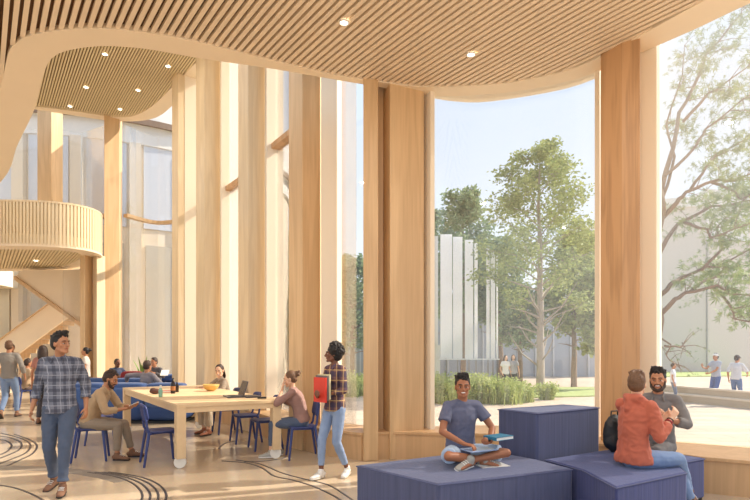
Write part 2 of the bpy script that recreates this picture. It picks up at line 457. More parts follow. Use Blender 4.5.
# windows: glass sheets, linings and transoms
WN = [0]
def window(P, z0=0.4, z1=8.6, mat=None, transoms=(), jambs=(True, True), jw=0.10, jd=0.34, head=None, tm=None):
    WN[0] += 1
    Q = []
    for i, p in enumerate(P):
        a = Vector(P[max(i - 1, 0)]); c = Vector(P[min(i + 1, len(P) - 1)]); t = (c - a).normalized()
        Q.append((p[0] + t.y * 0.02, p[1] - t.x * 0.02))
    m = MB(); m.strip(P, Q, z0, z1)
    w = struct(m.build('window_%d' % WN[0], mat or M['glass']))
    for on, i, j in ((jambs[0], 0, 1), (jambs[1], -1, -2)):
        if on:
            a = Vector(P[i]); b = Vector(P[j]); t = (b - a).normalized()
            n = Vector((t.y, -t.x)) * (1 if i == 0 else -1)
            if n.y < 0: n = -n
            a2 = a - n * jd * 0.55
            mj = MB(); mj.prism([tuple(a2), tuple(a2 + t * jw), tuple(a2 + t * jw + n * jd), tuple(a2 + n * jd)], z0, z1)
            mj.build('window_lining', M['jamb'], w)
    for z in transoms:
        m = MB()
        P1 = []; P2 = []
        for i, p in enumerate(P):
            a = Vector(P[max(i - 1, 0)]); c = Vector(P[min(i + 1, len(P) - 1)]); t = (c - a).normalized()
            n = Vector((t.y, -t.x))
            P1.append(tuple(Vector(p) + n * 0.09)); P2.append(tuple(Vector(p) - n * 0.09))
        m.strip(P1, P2, z - 0.05, z + 0.05); m.build('transom', tm or M['wood_d'], w)
    if head:
        m = MB(); P1 = []; P2 = []
        for i, p in enumerate(P):
            a = Vector(P[max(i - 1, 0)]); c = Vector(P[min(i + 1, len(P) - 1)]); t = (c - a).normalized()
            n = Vector((t.y, -t.x))
            P1.append(tuple(Vector(p) + n * 0.12)); P2.append(tuple(Vector(p) - n * 0.12))
        m.strip(P1, P2, head[0], head[1]); m.build('window_head', M['jamb'], w)
    return w
window([(7.5, 4.75), (6.2, 5.48), (4.9, 6.22), (3.90, 6.80), (3.50, 7.11)], mat=haze_graded('painted_haze_glass', 2.5, 5.2, 0.02, 0.20), head=(6.3, 6.6), jw=0.22)  # milky ceiling reflection painted into the upper pane
window(smoothline([(3.2, 7.46), (2.75, 7.93), (1.77, 8.32), (1.2, 8.30), (0.74, 8.12)], 4), mat=glassmat('hazy_curved_glass', milk=0.05), head=(5.45, 5.8), jw=0.07)  # slight white haze mixed into the glass to fade the trees
window([(0.03, 8.34), (-0.30, 8.42), (-0.80, 8.92)], mat=M['glass'], jambs=(False, False))
window([(-1.10, 9.22), (-1.98, 10.55)], mat=M['glass'], transoms=(5.5,), jambs=(False, True))
window([(-2.12, 10.75), (-3.45, 12.65)], mat=M['glass_milk2'], transoms=(5.3,), jambs=(False, True))
window([(-3.62, 12.90), (-4.62, 14.25)], mat=M['glass_milk2'], transoms=(5.3,), jambs=(False, True))
M['glass_c'] = glassmat('curved_bay_glass', milk=0.04)
cv = smoothline([(-5.0, 14.6), (-5.25, 16.0), (-5.9, 17.3), (-7.2, 17.9), (c2.x, 16.9)], 5)
window(cv, z0=0.0, mat=M['glass_c'], transoms=(5.75,), jambs=(False, False), tm=M['wood_m'])
window([(c1.x, 16.8), (-9.6, 17.6), (c0.x + 0.3, 17.3)], z0=0.0, mat=M['glass_milk'], transoms=(5.75,), jambs=(False, False))
window([(c0.x - 0.3, 17.3), (-12.6, 17.3), (-16, 16.0)], z0=4.6, mat=M['glass_milk'], transoms=(), jambs=(False, False))
# cream reveal boards that line the deep slots between the left-hand columns
for (x, y, d, w) in ((-0.86, 8.88, 0.42, 0.05), (-2.08, 10.64, 0.34, 0.06), (-3.56, 12.74, 0.42, 0.06), (-4.68, 14.0, 0.4, 0.06)):
    dd = Vector((0.80, 0.60)); t = Vector((-0.63, 0.777))
    a = Vector((x, y)) - dd * d * 0.62
    m = MB(); m.prism([tuple(a), tuple(a + t * w), tuple(a + t * w + dd * d * 1.5), tuple(a + dd * d * 1.5)], 0.4, 8.6)
    struct(m.build('trim_window_reveal', M['jamb']))
# the wide cream reveal right of the brown column
m = MB(); b = at(337, 300, 8.42); a = at(321, 300, 8.40)
m.prism([(a.x, 8.40), (b.x, 8.42), (b.x + .06, 8.62), (a.x, 8.6)], 0.4, 8.6); struct(m.build('trim_window_reveal', M['jamb']))

# ---------------------------------------------------------------- ceilings
SD = Vector((-0.59, 0.807)).normalized(); SN = Vector((SD.y, -SD.x))
def slats(polyg, z, name, mat, parent, pitch=0.09, w=0.052, h=0.05):
    m = MB()
    S = [(Vector(p[:2]).dot(SD), Vector(p[:2]).dot(SN)) for p in polyg]
    v0 = min(s[1] for s in S); v1 = max(s[1] for s in S)
    v = v0 + pitch / 2; n = len(S)
    while v < v1:
        xs = []
        for i in range(n):
            (ua, va), (ub, vb) = S[i], S[(i + 1) % n]
            if (va > v) != (vb > v): xs.append(ua + (ub - ua) * (v - va) / (vb - va))
        xs.sort()
        for k in range(0, len(xs) - 1, 2):
            u0, u1 = xs[k], xs[k + 1]
            if u1 - u0 < 0.05: continue
            c = SD * ((u0 + u1) / 2) + SN * v
            m.box((c.x, c.y, z + h / 2), (u1 - u0, w, h), atan2(SD.y, SD.x))
        v += pitch
    return m.build(name, mat, parent, fix=False)
def pz(lst, z): return [tuple(fl(px, py, z))[:2] for px, py in lst]
Zc = 5.4
inner = pz([(8, 172), (16, 148), (24, 131), (35, 107), (43, 75), (53, 56), (75, 48), (107, 45), (150, 48.5), (197, 57), (270, 67.5), (322, 76.5), (386, 87.5),
            (422, 94), (450, 95.5), (510, 91.5), (570, 80), (600, 69.5), (642, 51.5), (700, 26), (746, 4)], Zc)
inner = smoothline([(-11.5, 15.2), (-9.6, 13.4)] + inner + [(5.0, 4.7), (6.2, 2.9), (7.2, 0.5)], 3)
slat_e = pz([(0, 88), (8, 53), (16, 43), (29, 35), (67, 29), (107, 28), (147, 32), (197, 41), (290, 64), (345, 76), (410, 85), (426, 86), (450, 86), (510, 82), (570, 69), (604, 54),
             (642, 34), (698, 3)], Zc)
slat_e = smoothline([(-11.5, 13.6), (-8.6, 11.2), (-6.9, 9.5)] + slat_e + [(4.6, 4.3), (5.7, 2.6), (6.6, 0.5)], 3)
back = [(6.8, 0.8), (-11.5, 0.8)]
ceilpoly = inner[::-1]
m = MB(); m.prism([p for p in inner] + [(7.2, 0.3), (-11.5, 0.3)], Zc + 0.06, Zc + 0.16)
ceil = struct(m.build('ceiling', M['gap']))
slats([p for p in slat_e] + [(6.6, 0.35), (-11.5, 0.35)], Zc, 'ceiling_slats', M['slat'], ceil)
# border board between the slats and the edge
def border(outer, innr, z, th, name, mat, parent):
    """resample both edges to the same count by arc length and bridge them"""
    def res(P, n):
        L = [0]
        for i in range(1, len(P)): L.append(L[-1] + (Vector(P[i]) - Vector(P[i - 1])).length)
        out = []
        for k in range(n):
            t = L[-1] * k / (n - 1); i = 1
            while i < len(P) - 1 and L[i] < t: i += 1
            f = (t - L[i - 1]) / max(1e-9, L[i] - L[i - 1]); out.append(tuple(Vector(P[i - 1]).lerp(Vector(P[i]), min(1, max(0, f)))))
        return out
    m = MB(); m.strip(res(outer, 160), res(innr, 160), z, z + th); return m.build(name, mat, parent)
border(slat_e, inner, Zc - 0.012, 0.09, 'ceiling_border', M['border'], ceil)

Zu = 8.6
o_up = pz([(35, 109), (70, 114.5), (107, 120), (133, 121), (150, 119), (162, 114), (175, 103), (200, 82)], Zu)
s_up = pz([(30, 105.5), (70, 110.5), (107, 116), (122, 117), (134, 115.5), (146, 110), (160, 99), (197, 61)], Zu)
o_up = [(-18, 13.6)] + smoothline(o_up, 4) + [(-2.9, 11.9)]
s_up = [(-18, 13.3)] + smoothline(s_up, 4) + [(-3.0, 11.3)]
tail = [(-1.2, 8.9), (-1.0, 7.6), (-7, 6.6), (-18, 8.5)]
m = MB(); m.prism(o_up + [(-1.0, 9.3)] + tail[1:], Zu + 0.06, Zu + 0.2)
ceil2 = struct(m.build('ceiling', M['gap_up']))
slats(s_up + tail, Zu, 'ceiling_slats', M['slat_up'], ceil2, pitch=0.062, w=0.036, h=0.035)
border(s_up + [(-1.3, 8.8)], o_up + [(-1.0, 9.3)], Zu - 0.012, 0.09, 'ceiling_border', M['border'], ceil2)

M['lens'] = emis('warm_lamp_lens', (255, 244, 220), 5.0)
def downlight(p, label, grp, r=0.045):
    e = empty('downlight', p, 0, label, 'ceiling light', grp)
    a = MB(); a.lathe([(r * 1.35, 0.0), (r * 1.35, -0.012), (r, -0.014), (r, 0.0)]); a.build('trim_ring', M['white'], e)
    b = MB(); b.lathe([(0.001, -0.006), (r, -0.006), (r, 0.012), (0.001, 0.012)]); b.build('lens', M['lens'], e)
    return e
for px, py, t in ((344, 22, 'recessed downlight near the top edge of the large slatted ceiling'), (471, 54, 'recessed downlight near the curved right edge of the large slatted ceiling')):
    downlight(fl(px, py, Zc - 0.004), t, 'downlights in the large slatted ceiling')
for px, py, t in ((105, 54, 'nearest'), (168, 66, 'rightmost'), (86, 87, 'middle left'), (138, 90, 'middle right'), (70, 106, 'far left'), (120, 109, 'far right')):
    downlight(fl(px, py, Zu - 0.004), t + ' recessed downlight of the six in the distant upper ceiling', 'downlights in the upper ceiling', 0.055)

# ---------------------------------------------------------------- balcony
M['bal'] = plain('balcony_slat', (236, 216, 180), 0.55)
M['balgap'] = plain('balcony_backing', (240, 222, 188), 0.8)
bx = smoothline([(-16, 14.0), (-13, 13.95), (-10.2, 14.0), (-8.55, 14.15), (-7.85, 14.75), (-7.95, 15.7), (-8.9, 17.0), (-10.2, 18.2), (-12, 18.6), (-16, 18.6)], 5)
Zb = 4.28
bal = empty('balcony', (0, 0, 0), 0, 'curved upper balcony with a slatted parapet on the left side', 'balcony')
m = MB(); m.prism(bx, Zb + 0.04, Zb + 0.3); m.build('balcony_slab', M['balgap'], bal)
def off(P, d):
    out = []
    for i, p in enumerate(P):
        a = Vector(P[max(i - 1, 0)]); c = Vector(P[min(i + 1, len(P) - 1)]); t = (c - a).normalized()
        out.append((p[0] - t.y * d, p[1] + t.x * d))
    return out
m = MB(); m.strip(off(bx, 0.02), off(bx, 0.09), Zb, Zb + 1.12); m.build('parapet', M['balgap'], bal)
m = MB()
L = 0; last = Vector(bx[0]); nxt = 0
for i in range(1, len(bx)):
    a, b = Vector(bx[i - 1]), Vector(bx[i]); d = (b - a).length; t = (b - a).normalized()
    s = nxt
    while s < d:
        p = a + t * s; m.box((p.x, p.y, Zb + 0.57), (0.055, 0.05, 1.1), atan2(t.y, t.x)); s += 0.085
    nxt = s - d
m.build('parapet_slats', M['bal'], bal, fix=False)
m = MB(); m.strip(off(bx, -0.03), off(bx, 0.12), Zb + 1.12, Zb + 1.17); m.build('handrail', M['wood_l'], bal)
slats(off(bx, 0.5), Zb - 0.02, 'soffit_slats', M['slat_up'], bal, pitch=0.08, w=0.058)
m = MB(); m.strip(off(bx, -0.02), off(bx, 0.5), Zb - 0.03, Zb + 0.04); m.build('soffit_border', M['border'], bal)
downlight((-10.3, 16.4, Zb - 0.024), 'recessed downlight in the balcony soffit', 'downlights in the balcony soffit', 0.07)

# back of the hall: fluted wall, stair flights
M['flute'] = plain('fluted_cream_panel', (244, 230, 206), 0.6)
m = MB(); m.box((-18.5, 22.4, 4.5), (13.6, 0.3, 9.4))
wb = struct(m.build('wall_back', M['cream']))
m = MB()
for k in range(48): m.box((-24.0 + k * 0.26, 22.2, 2.4), (0.15, 0.16, 4.8))
m.build('fluting', M['flute'], wb, bevel=0.02)
m = MB(); m.box((-24.4, 15, 4.5), (0.3, 15, 9.4)); struct(m.build('wall_left', M['cream']))
# lower flight rising to the right
def flight(name, A, B, h, dep, mat, label, treads=True):
    e = empty(name, (0, 0, 0), 0, label, 'staircase')
    A = Vector(A); B = Vector(B)
    m = MB(); vs = []
    for y in (0, dep):
        for p in (A, B): vs += [p + V(0, y, 0), p + V(0, y, h)]
    m.add(vs, [(0, 2, 3, 1), (4, 5, 7, 6), (0, 1, 5, 4), (2, 6, 7, 3), (1, 3, 7, 5), (0, 4, 6, 2)])
    m.build('stringer', mat, e)
    if treads:
        m = MB(); n = int(abs(B.z - A.z) / 0.17)
        for k in range(n):
            p = A.lerp(B, (k + 0.5) / n); m.box((p.x, p.y + dep + 0.7, p.z + h * 0.4), (abs(B.x - A.x) / n + 0.02, 1.4, 0.17))
        m.build('treads', M['wood_m'], e)
    m = MB(); m.tube([A + V(0, -0.05, h + 0.02), B + V(0, -0.05, h + 0.02)], 0.03); m.build('handrail', M['wood_m'], e, smooth=True)
    return e
A1 = at(-30, 389, 19.5); B1 = at(84, 305, 19.5)
fa = flight('staircase', A1, B1, 0.95, 0.12, M['border'], 'straight staircase with a solid pale parapet rising behind the walking people')
# upper flight descending from the balcony to the right
A2 = at(16, 276, 17.6); B2 = at(86, 326, 17.6)
e = empty('staircase', (0, 0, 0), 0, 'sloping cream stair underside below the balcony beside the timber posts', 'staircase')
m = MB(); T = at(86, 270, 17.6); T0 = at(22, 270, 17.6)
vs = [];
for y in (0, 1.4):
    vs += [A2 + V(0, y, 0), B2 + V(0, y, 0), T + V(0, y, 0), T0 + V(0, y, 0)]
m.add(vs, [(0, 1, 2, 3), (4, 7, 6, 5), (0, 4, 5, 1), (1, 5, 6, 2), (2, 6, 7, 3), (3, 7, 4, 0)]); m.build('stair_side', M['border'], e)
m = MB(); dz = V(0, 0, -0.13); vs = []
for y in (-0.1, 1.5):
    vs += [A2 + V(0, y, 0), B2 + V(0, y, 0), B2 + V(0, y, 0) + dz, A2 + V(0, y, 0) + dz]
m.add(vs, [(0, 1, 2, 3), (4, 7, 6, 5), (0, 4, 5, 1), (1, 5, 6, 2), (2, 6, 7, 3), (3, 7, 4, 0)]); m.build('stringer', M['wood_m'], e)
# lift enclosure of glass and cream behind the posts, pale door panels on the back wall
m = MB(); a = at(16, 300, 21.2); b = at(36, 300, 21.2); m.box(((a.x + b.x) / 2, 21.6, 3.6), (b.x - a.x, 0.5, 1.9)); struct(m.build('trim_glass_lobby', M['glass_milk2']))
a = at(30, 300, 21.5); m = MB(); m.box((a.x, 21.9, 1.9), (0.55, 0.4, 3.6)); struct(m.build('trim_timber_pier', M['wood_m']))
# second landing edge at far left
m = MB(); a = at(-10, 240, 20.5); m.prism(smoothline([(-19.5, 19.2), (-14.9, 19.2), (-14.0, 19.8), (-14.2, 21.8)], 3) + [(-19.5, 21.8)], 3.95, 5.2)
struct(m.build('trim_landing_edge', M['cream']))
# ---------------------------------------------------------------- blue corduroy seating blocks
M['cord'] = corduroy('blue_corduroy', (80, 86, 118))
M['cord_d'] = corduroy('royal_blue_corduroy', (58, 66, 116))
M['piping'] = plain('blue_piping', (84, 90, 124), 0.8)
def block(poly, z0, z1, mat, label, cat='pouf', grp='blue seating blocks'):
    e = empty('seating_block', (sum(p[0] for p in poly) / len(poly), sum(p[1] for p in poly) / len(poly), 0), 0, label, cat, grp)
    c = e.location
    P = [(p[0] - c.x, p[1] - c.y) for p in poly]
    m = MB(); m.prism(P, z0 + 0.03, z1); o = m.build('upholstery', mat, e, bevel=0.028, seg=4, smooth=False)
    o.data.shade_smooth()
    o.modifiers.new('wn', 'WEIGHTED_NORMAL')
    q = [V(p[0] * 0.995, p[1] * 0.995, z1 - 0.014) for p in P]
    m = MB()
    for i in range(len(q)):
        a, b = q[i], q[(i + 1) % len(q)]
        m.tube([a, b], 0.007, seg=6)
    m.build('piping', M['piping'], e, smooth=True)
    m = MB(); m.prism([(p[0] * 0.94, p[1] * 0.94) for p in P], z0, z0 + 0.035); m.build('plinth', M['black'], e)
    return e
ZA = 0.45
C0 = fl(438, 484, ZA); R0 = fl(573, 468.5, ZA); L0 = fl(356, 465, ZA)
A_ = [(C0.x, C0.y), (R0.x, R0.y), (1.67, 5.60), (1.34, 6.00), (1.22, 6.10), (L0.x, L0.y)]
block(A_, 0, ZA, M['cord'], 'large low blue seating block in front with the cross-legged man on it')
B0 = (1.69, 5.63); B1 = (1.37, 6.03)
block([B0, (2.58, 6.20), (2.26, 6.50), B1], 0, 0.925, M['cord'], 'tall blue corduroy backrest block in the middle of the seating')
C0 = fl(616, 487, ZA); R0c = fl(687, 472, ZA)
block([(C0.x, C0.y), (R0c.x, R0c.y), (3.0, 5.36), (2.62, 6.12), (1.76, 5.60), (1.965, 5.12)], 0, ZA, M['cord_d'], 'low royal blue seating block at right under the man in the orange hoodie')
block([(3.03, 5.40), (3.46, 5.66), (3.02, 6.22), (2.65, 6.14)], 0, ZA, M['cord_d'], 'blue seating block behind the hoodie man, against the window bench')

# ---------------------------------------------------------------- long table
M['table'] = wood('table_birch', (236, 208, 166), 0.86, axis='Y', grain=0.5)
M['caster'] = plain('white_caster', (240, 236, 226), 0.4)
T0 = fl(181, 469); T0 = V(T0.x - 0.05, T0.y - 0.02, 0)
TU = Vector((-0.574, 0.819)); TV = Vector((0.875, 0.485)); TL, TW, TZ = 3.72, 1.44, 0.855
tb = empty('long_table', (T0.x, T0.y, 0), 0, 'long pale wooden communal table on white wheels', 'table')
def tp(u, v): p = TU * u + TV * v; return (p.x, p.y)
m = MB(); m.prism([tp(0, 0), tp(0, TW), tp(TL, TW), tp(TL, 0)], TZ - 0.045, TZ); m.build('tabletop', M['table'], tb, bevel=0.004)
m = MB(); i = 0.0
m.prism([tp(.02, .02), tp(.02, TW - .02), tp(.06, TW - .02), tp(.06, .02)], TZ - 0.12, TZ - 0.045)
m.prism([tp(TL - .06, .02), tp(TL - .06, TW - .02), tp(TL - .02, TW - .02), tp(TL - .02, .02)], TZ - 0.12, TZ - 0.045)
m.prism([tp(.02, .02), tp(.02, .06), tp(TL - .02, .06), tp(TL - .02, .02)], TZ - 0.12, TZ - 0.045)
m.prism([tp(.02, TW - .06), tp(.02, TW - .02), tp(TL - .02, TW - .02), tp(TL - .02, TW - .06)], TZ - 0.12, TZ - 0.045)
m.build('apron', M['table'], tb)
for u in (0.0, TL - 0.12):
    for v in (0.0, TW - 0.12):
        m = MB(); m.prism([tp(u, v), tp(u, v + .12), tp(u + .12, v + .12), tp(u + .12, v)], 0.13, TZ - 0.045)
        lg = m.build('leg', M['table'], tb, bevel=0.004)
        m = MB(); c = tp(u + .06, v + .06)
        R = Matrix.Rotation(radians(100), 3, 'Z') @ Matrix.Rotation(radians(90), 3, 'Y')
        ring = []
        for k in range(24):
            th = 2 * pi * k / 24
            for w in (-0.03, 0.03): ring.append(V(c[0], c[1], 0.08) + R @ V(0.08 * cos(th), 0.08 * sin(th), w))
        fs = [(2 * k, 2 * k + 1, (2 * k + 3) % 48, (2 * k + 2) % 48) for k in range(24)] + [tuple(range(0, 48, 2)), tuple(range(1, 48, 2))[::-1]]
        m.add(ring, fs); m.box((c[0], c[1], 0.12), (0.07, 0.07, 0.05)); m.build('wheel', M['caster'], lg, bevel=0.006)

# ---------------------------------------------------------------- blue metal chairs
M['chair'] = plain('blue_powder_coat', (58, 72, 128), 0.38, bump=0.03)
M['chair_pad'] = plain('blue_chair_shell', (54, 66, 120), 0.5)
def make_chair():
    e = empty('dining_chair')
    m = MB()   # seat: slightly dished rounded panel
    n = 10; vs = []; fs = []
    def sq(t, p=4):
        c, s = cos(t), sin(t); return (abs(c) ** (2 / p) * (1 if c >= 0 else -1), abs(s) ** (2 / p) * (1 if s >= 0 else -1))
    rings = []
    for (k, zt) in ((0.0, 0.462), (0.5, 0.464), (0.85, 0.470), (0.97, 0.468), (1.0, 0.458), (0.97, 0.448), (0.0, 0.444)):
        rings.append([(sq(2 * pi * j / 28)[0] * 0.20 * k, sq(2 * pi * j / 28)[1] * 0.195 * k + 0.0, zt) for j in range(28)])
    for r in rings: vs += r
    for i in range(len(rings) - 1): fs += [(i * 28 + j, i * 28 + (j + 1) % 28, (i + 1) * 28 + (j + 1) % 28, (i + 1) * 28 + j) for j in range(28)]
    m.add(vs, fs); m.build('seat', M['chair_pad'], e, smooth=True)
    m = MB(); vs = []; fs = []   # backrest: curved rounded panel
    nx, nz = 12, 8
    for side in (0, 1):
        for i in range(nx + 1):
            for j in range(nz + 1):
                a = i / nx * 2 - 1; b = j / nz * 2 - 1
                k = (abs(a) ** 5 + abs(b) ** 5) ** 0.2; mm = max(abs(a), abs(b)); s = mm / k if k > 0 else 1
                a, b = a * s, b * s
                y = -0.235 + 0.035 * a * a * 1.0 - 0.03 * (b + 1) / 2 + 0.022 * (side - 0.5)
                y = -0.235 + 0.04 * a * a - 0.02 * b + 0.022 * (side - 0.5)
                vs.append((a * 0.195, y, 0.725 + b * 0.115))
    S = (nx + 1) * (nz + 1)
    for i in range(nx):
        for j in range(nz):
            q = (i * (nz + 1) + j, (i + 1) * (nz + 1) + j, (i + 1) * (nz + 1) + j + 1, i * (nz + 1) + j + 1)
            fs += [q, tuple(S + t for t in q[::-1])]
    edge = [i * (nz + 1) for i in range(nx + 1)] + [nx * (nz + 1) + j for j in range(1, nz + 1)] + [i * (nz + 1) + nz for i in range(nx - 1, -1, -1)] + [j for j in range(nz - 1, 0, -1)]
    fs += [(edge[k], edge[(k + 1) % len(edge)], S + edge[(k + 1) % len(edge)], S + edge[k]) for k in range(len(edge))]
    m.add(vs, fs); m.build('backrest', M['chair_pad'], e, smooth=True)
    for sx in (-1, 1):
        m = MB(); m.tube([(sx * 0.175, 0.16, 0.45), (sx * 0.205, 0.205, 0.012)], [0.021, 0.016], seg=10); m.build('leg', M['chair'], e, smooth=True)
        m = MB(); m.tube([(sx * 0.175, -0.17, 0.45), (sx * 0.205, -0.235, 0.012)], [0.021, 0.016], seg=10); m.build('leg', M['chair'], e, smooth=True)
        m = MB(); m.tube([(sx * 0.178, -0.15, 0.44), (sx * 0.18, -0.19, 0.50), (sx * 0.172, -0.205, 0.62), (sx * 0.150, -0.232, 0.78)], 0.017, seg=10); m.build('back_post', M['chair'], e, smooth=True)
    m = MB()
    m.tube([(-0.175, 0.16, 0.44), (0.175, 0.16, 0.44), (0.175, -0.17, 0.44), (-0.175, -0.17, 0.44), (-0.175, 0.16, 0.44)], 0.013, seg=8)
    m.build('seat_frame', M['chair'], e, smooth=True)
    return e
chair = make_chair()
def face(dx, dy): return atan2(-dx, dy)
first = True
CH_SPOTS = [((-4.06, 7.74), face(0.93, 0.36), 'blue metal chair under the man in the tan shirt'),
    ((-2.98, 7.50), face(0.86, 0.50), 'empty blue metal chair at the near left corner of the long table'),
    ((-1.07, 7.90), face(-0.93, -0.25), 'blue metal chair under the woman with a bun, behind the standing woman'),
    ((-1.76, 8.60), face(-0.85, -0.45), 'empty blue chair at the table next to the woman with a bun'),
    ((-2.22, 9.22), face(-0.87, -0.48), 'empty blue chair at the table next to the woman with the laptop'),
    ((-2.81, 10.20), face(-0.84, -0.54), 'blue metal chair under the woman with the laptop'),
    ((-9.43, 14.6), face(0.6, 0.8), 'distant blue chair under the person seated at the far left'),
    ((-4.62, 9.10), face(0.88, 0.45), 'blue metal chair on the left of the table beyond the man in the tan shirt')]
for p, a, lab in CH_SPOTS:
    c = chair if first else copy_tree(chair); first = False
    c.location = (p[0], p[1], 0); c.rotation_euler = (0, 0, a)
    tag(c, lab, 'chair', 'blue metal chairs')

# ---------------------------------------------------------------- blue modular sofas behind the table
M['sofa'] = plain('blue_sofa_cloth', (62, 92, 146), 0.85, var=0.12, scale=6, bump=0.15, sheen=0.3)
M['sofa_d'] = plain('blue_sofa_base', (50, 76, 128), 0.85, var=0.1, scale=6, bump=0.15)
def cushion(m, c, s, rz):
    """pillow shape: superellipsoid"""
    R = Matrix.Rotation(rz, 3, 'Z'); seg, rings = 20, 12
    def pw(v, p): return math.copysign(abs(v) ** p, v)
    vs = []
    for i in range(rings + 1):
        ph = -pi / 2 + pi * i / rings
        for k in range(seg):
            th = 2 * pi * k / seg
            vs.append(Vector(c) + R @ V(s[0] / 2 * pw(cos(ph), .45) * pw(cos(th), .35), s[1] / 2 * pw(cos(ph), .45) * pw(sin(th), .35), s[2] / 2 * pw(sin(ph), .5)))
    fs = [(i * seg + k, i * seg + (k + 1) % seg, (i + 1) * seg + (k + 1) % seg, (i + 1) * seg + k) for i in range(rings) for k in range(seg)]
    m.add(vs, fs)
def sofa(x, y, rz, w, label, hz=0.80, seat=True, sag=True):
    e = empty('sofa_module', (x, y, 0), rz, label, 'sofa', 'blue modular sofas behind the long table')
    m = MB(); cushion(m, (0, 0.05, 0.24), (w, 0.9, 0.40), 0); m.build('base', M['sofa_d'], e, smooth=True)
    m = MB(); cushion(m, (0, -0.30, 0.55), (w, 0.24, 0.44), 0); m.build('backrest', M['sofa'], e, smooth=True)
    m = MB(); cushion(m, (0, -0.20, 0.76), (w * 0.96, 0.34, 0.20), 0); m.build('back_cushion', M['sofa'], e, smooth=True)
    m = MB(); cushion(m, (0, 0.14, 0.50), (w * 0.98, 0.66, 0.18), 0); m.build('seat_cushion', M['sofa'], e, smooth=True)
    m = MB(); m.box((0, 0.05, 0.025), (w * 0.9, 0.8, 0.05)); m.build('plinth', M['black'], e)
    return e
names = ['leftmost', 'second from left', 'third from left', 'fourth from left']
for k in range(3):
    sofa(-6.15 + 0.845 * k, 11.78, 0.0, 0.84, '%s blue sofa module of the row just behind the long table' % names[k])
for k in range(2):
    sofa(-6.98 + 0.95 * k, 13.65, 0.0, 0.93, '%s blue sofa module of the far row behind the tan-shirted man' % names[k])
for k, (x, y, r) in enumerate(((-6.05, 15.25, pi),)):
    sofa(x, y, r, 0.9, ['blue sofa module facing the camera under the man in the charcoal jacket'][k])
M['red'] = plain('dark_red_cloth', (142, 44, 48), 0.8, var=0.08)
a = at(121, 372, 15.0); b = at(143.5, 372, 15.0)
e = empty('red_bench', ((a.x + b.x) / 2, 15.0, 0), 0, 'dark red high-backed bench behind the blue sofas', 'bench')
m = MB(); cushion(m, (0, 0, 0.74), (b.x - a.x, 0.16, 0.44), 0); m.build('backrest', M['red'], e, smooth=True)
m = MB(); cushion(m, (0, 0.3, 0.38), (b.x - a.x, 0.6, 0.16), 0); m.build('seat', M['red'], e, smooth=True)
m = MB(); m.box((0, 0.25, 0.15), ((b.x - a.x) * .9, 0.5, 0.3)); m.build('base', M['black'], e)
# potted palm
M['leafp'] = plain('palm_leaf', (120, 150, 70), 0.6)
p = at(143, 370, 16.3)
e = empty('potted_palm', (p.x, 16.3, 0), 0, 'small green potted palm behind the red bench', 'plant')
m = MB(); m.lathe([(0.001, 0), (0.14, 0), (0.18, 0.36), (0.15, 0.36), (0.14, 0.30), (0.001, 0.30)]); m.build('pot', M['white'], e, smooth=False)
m = MB(); rnd = random.Random(3)
for k in range(12):
    th = rnd.uniform(0, 2 * pi); h = rnd.uniform(0.75, 1.1); r = rnd.uniform(0.12, 0.38); pr = None; vs = []; fs = []
    for j in range(7):
        t = j / 6; c = V(cos(th) * r * t * t, sin(th) * r * t * t, 0.3 + h * t - 0.12 * t * t * r)
        w = 0.045 * sin(pi * min(1, t * 0.9 + 0.08)); s = V(-sin(th), cos(th), 0) * w
        vs += [c - s, c + s]
    fs = [(2 * j, 2 * j + 1, 2 * j + 3, 2 * j + 2) for j in range(6)]; m.add(vs, fs)
m.build('fronds', M['leafp'], e, fix=False)

# ---------------------------------------------------------------- things on the table
def tw(u, v, z=TZ): p = TU * u + TV * v; return V(T0.x + p.x, T0.y + p.y, z)
M['bottle'] = plain('dark_bottle_glass', (36, 26, 24), 0.15)
M['lab'] = plain('amber_label', (170, 110, 60), 0.6)
b0 = fl(173, 393.5, TZ)
e = empty('bottle', b0, 0, 'dark tall bottle standing on the long table', 'bottle')
m = MB(); m.lathe([(0.001, 0), (0.036, 0), (0.038, 0.02), (0.038, 0.16), (0.016, 0.20), (0.014, 0.255), (0.001, 0.255)]); m.build('body', M['bottle'], e, smooth=True)
m = MB(); m.lathe([(0.0385, 0.05), (0.0392, 0.05), (0.0392, 0.12), (0.0385, 0.12)]); m.build('label', M['lab'], e)
b0 = fl(177, 392, TZ)
e = empty('bottle', b0, 0, 'short dark bottle right beside the tall bottle on the table', 'bottle')
m = MB(); m.lathe([(0.001, 0), (0.03, 0), (0.03, 0.11), (0.014, 0.14), (0.013, 0.17), (0.001, 0.17)]); m.build('body', M['bottle'], e, smooth=True)
M['greenb'] = plain('pale_green_bottle', (150, 196, 170), 0.25)
b0 = tw(1.28, 0.10)
e = empty('water_bottle', b0, 0, 'small pale green bottle with white cap near the left edge of the table', 'bottle')
m = MB(); m.lathe([(0.001, 0), (0.028, 0), (0.03, 0.02), (0.03, 0.10), (0.013, 0.14), (0.001, 0.14)]); m.build('body', M['greenb'], e, smooth=True)
m = MB(); m.lathe([(0.015, 0.13), (0.015, 0.18), (0.001, 0.18)]); m.build('cap', M['white'], e)
M['brownbag'] = plain('brown_pouch', (96, 62, 52), 0.8, var=0.2)
b0 = fl(155, 394, TZ)
m = MB(); m.ell((0, 0, 0.045), (0.09, 0.06, 0.045)); m.ell((-0.03, 0.0, 0.065), (0.05, 0.045, 0.035)); o = m.solid('pouch', M['brownbag'], None, 0.008, 3); o.location = b0
tag(o, 'small brown pouch lying on the table in front of the bottles', 'pouch')
M['pinkbook'] = plain('pink_cover', (196, 130, 116), 0.7)
b0 = fl(164.5, 392.5, TZ)
e = empty('notebook', b0, 0.35, 'pinkish notebook lying on the table left of the dark bottles', 'book')
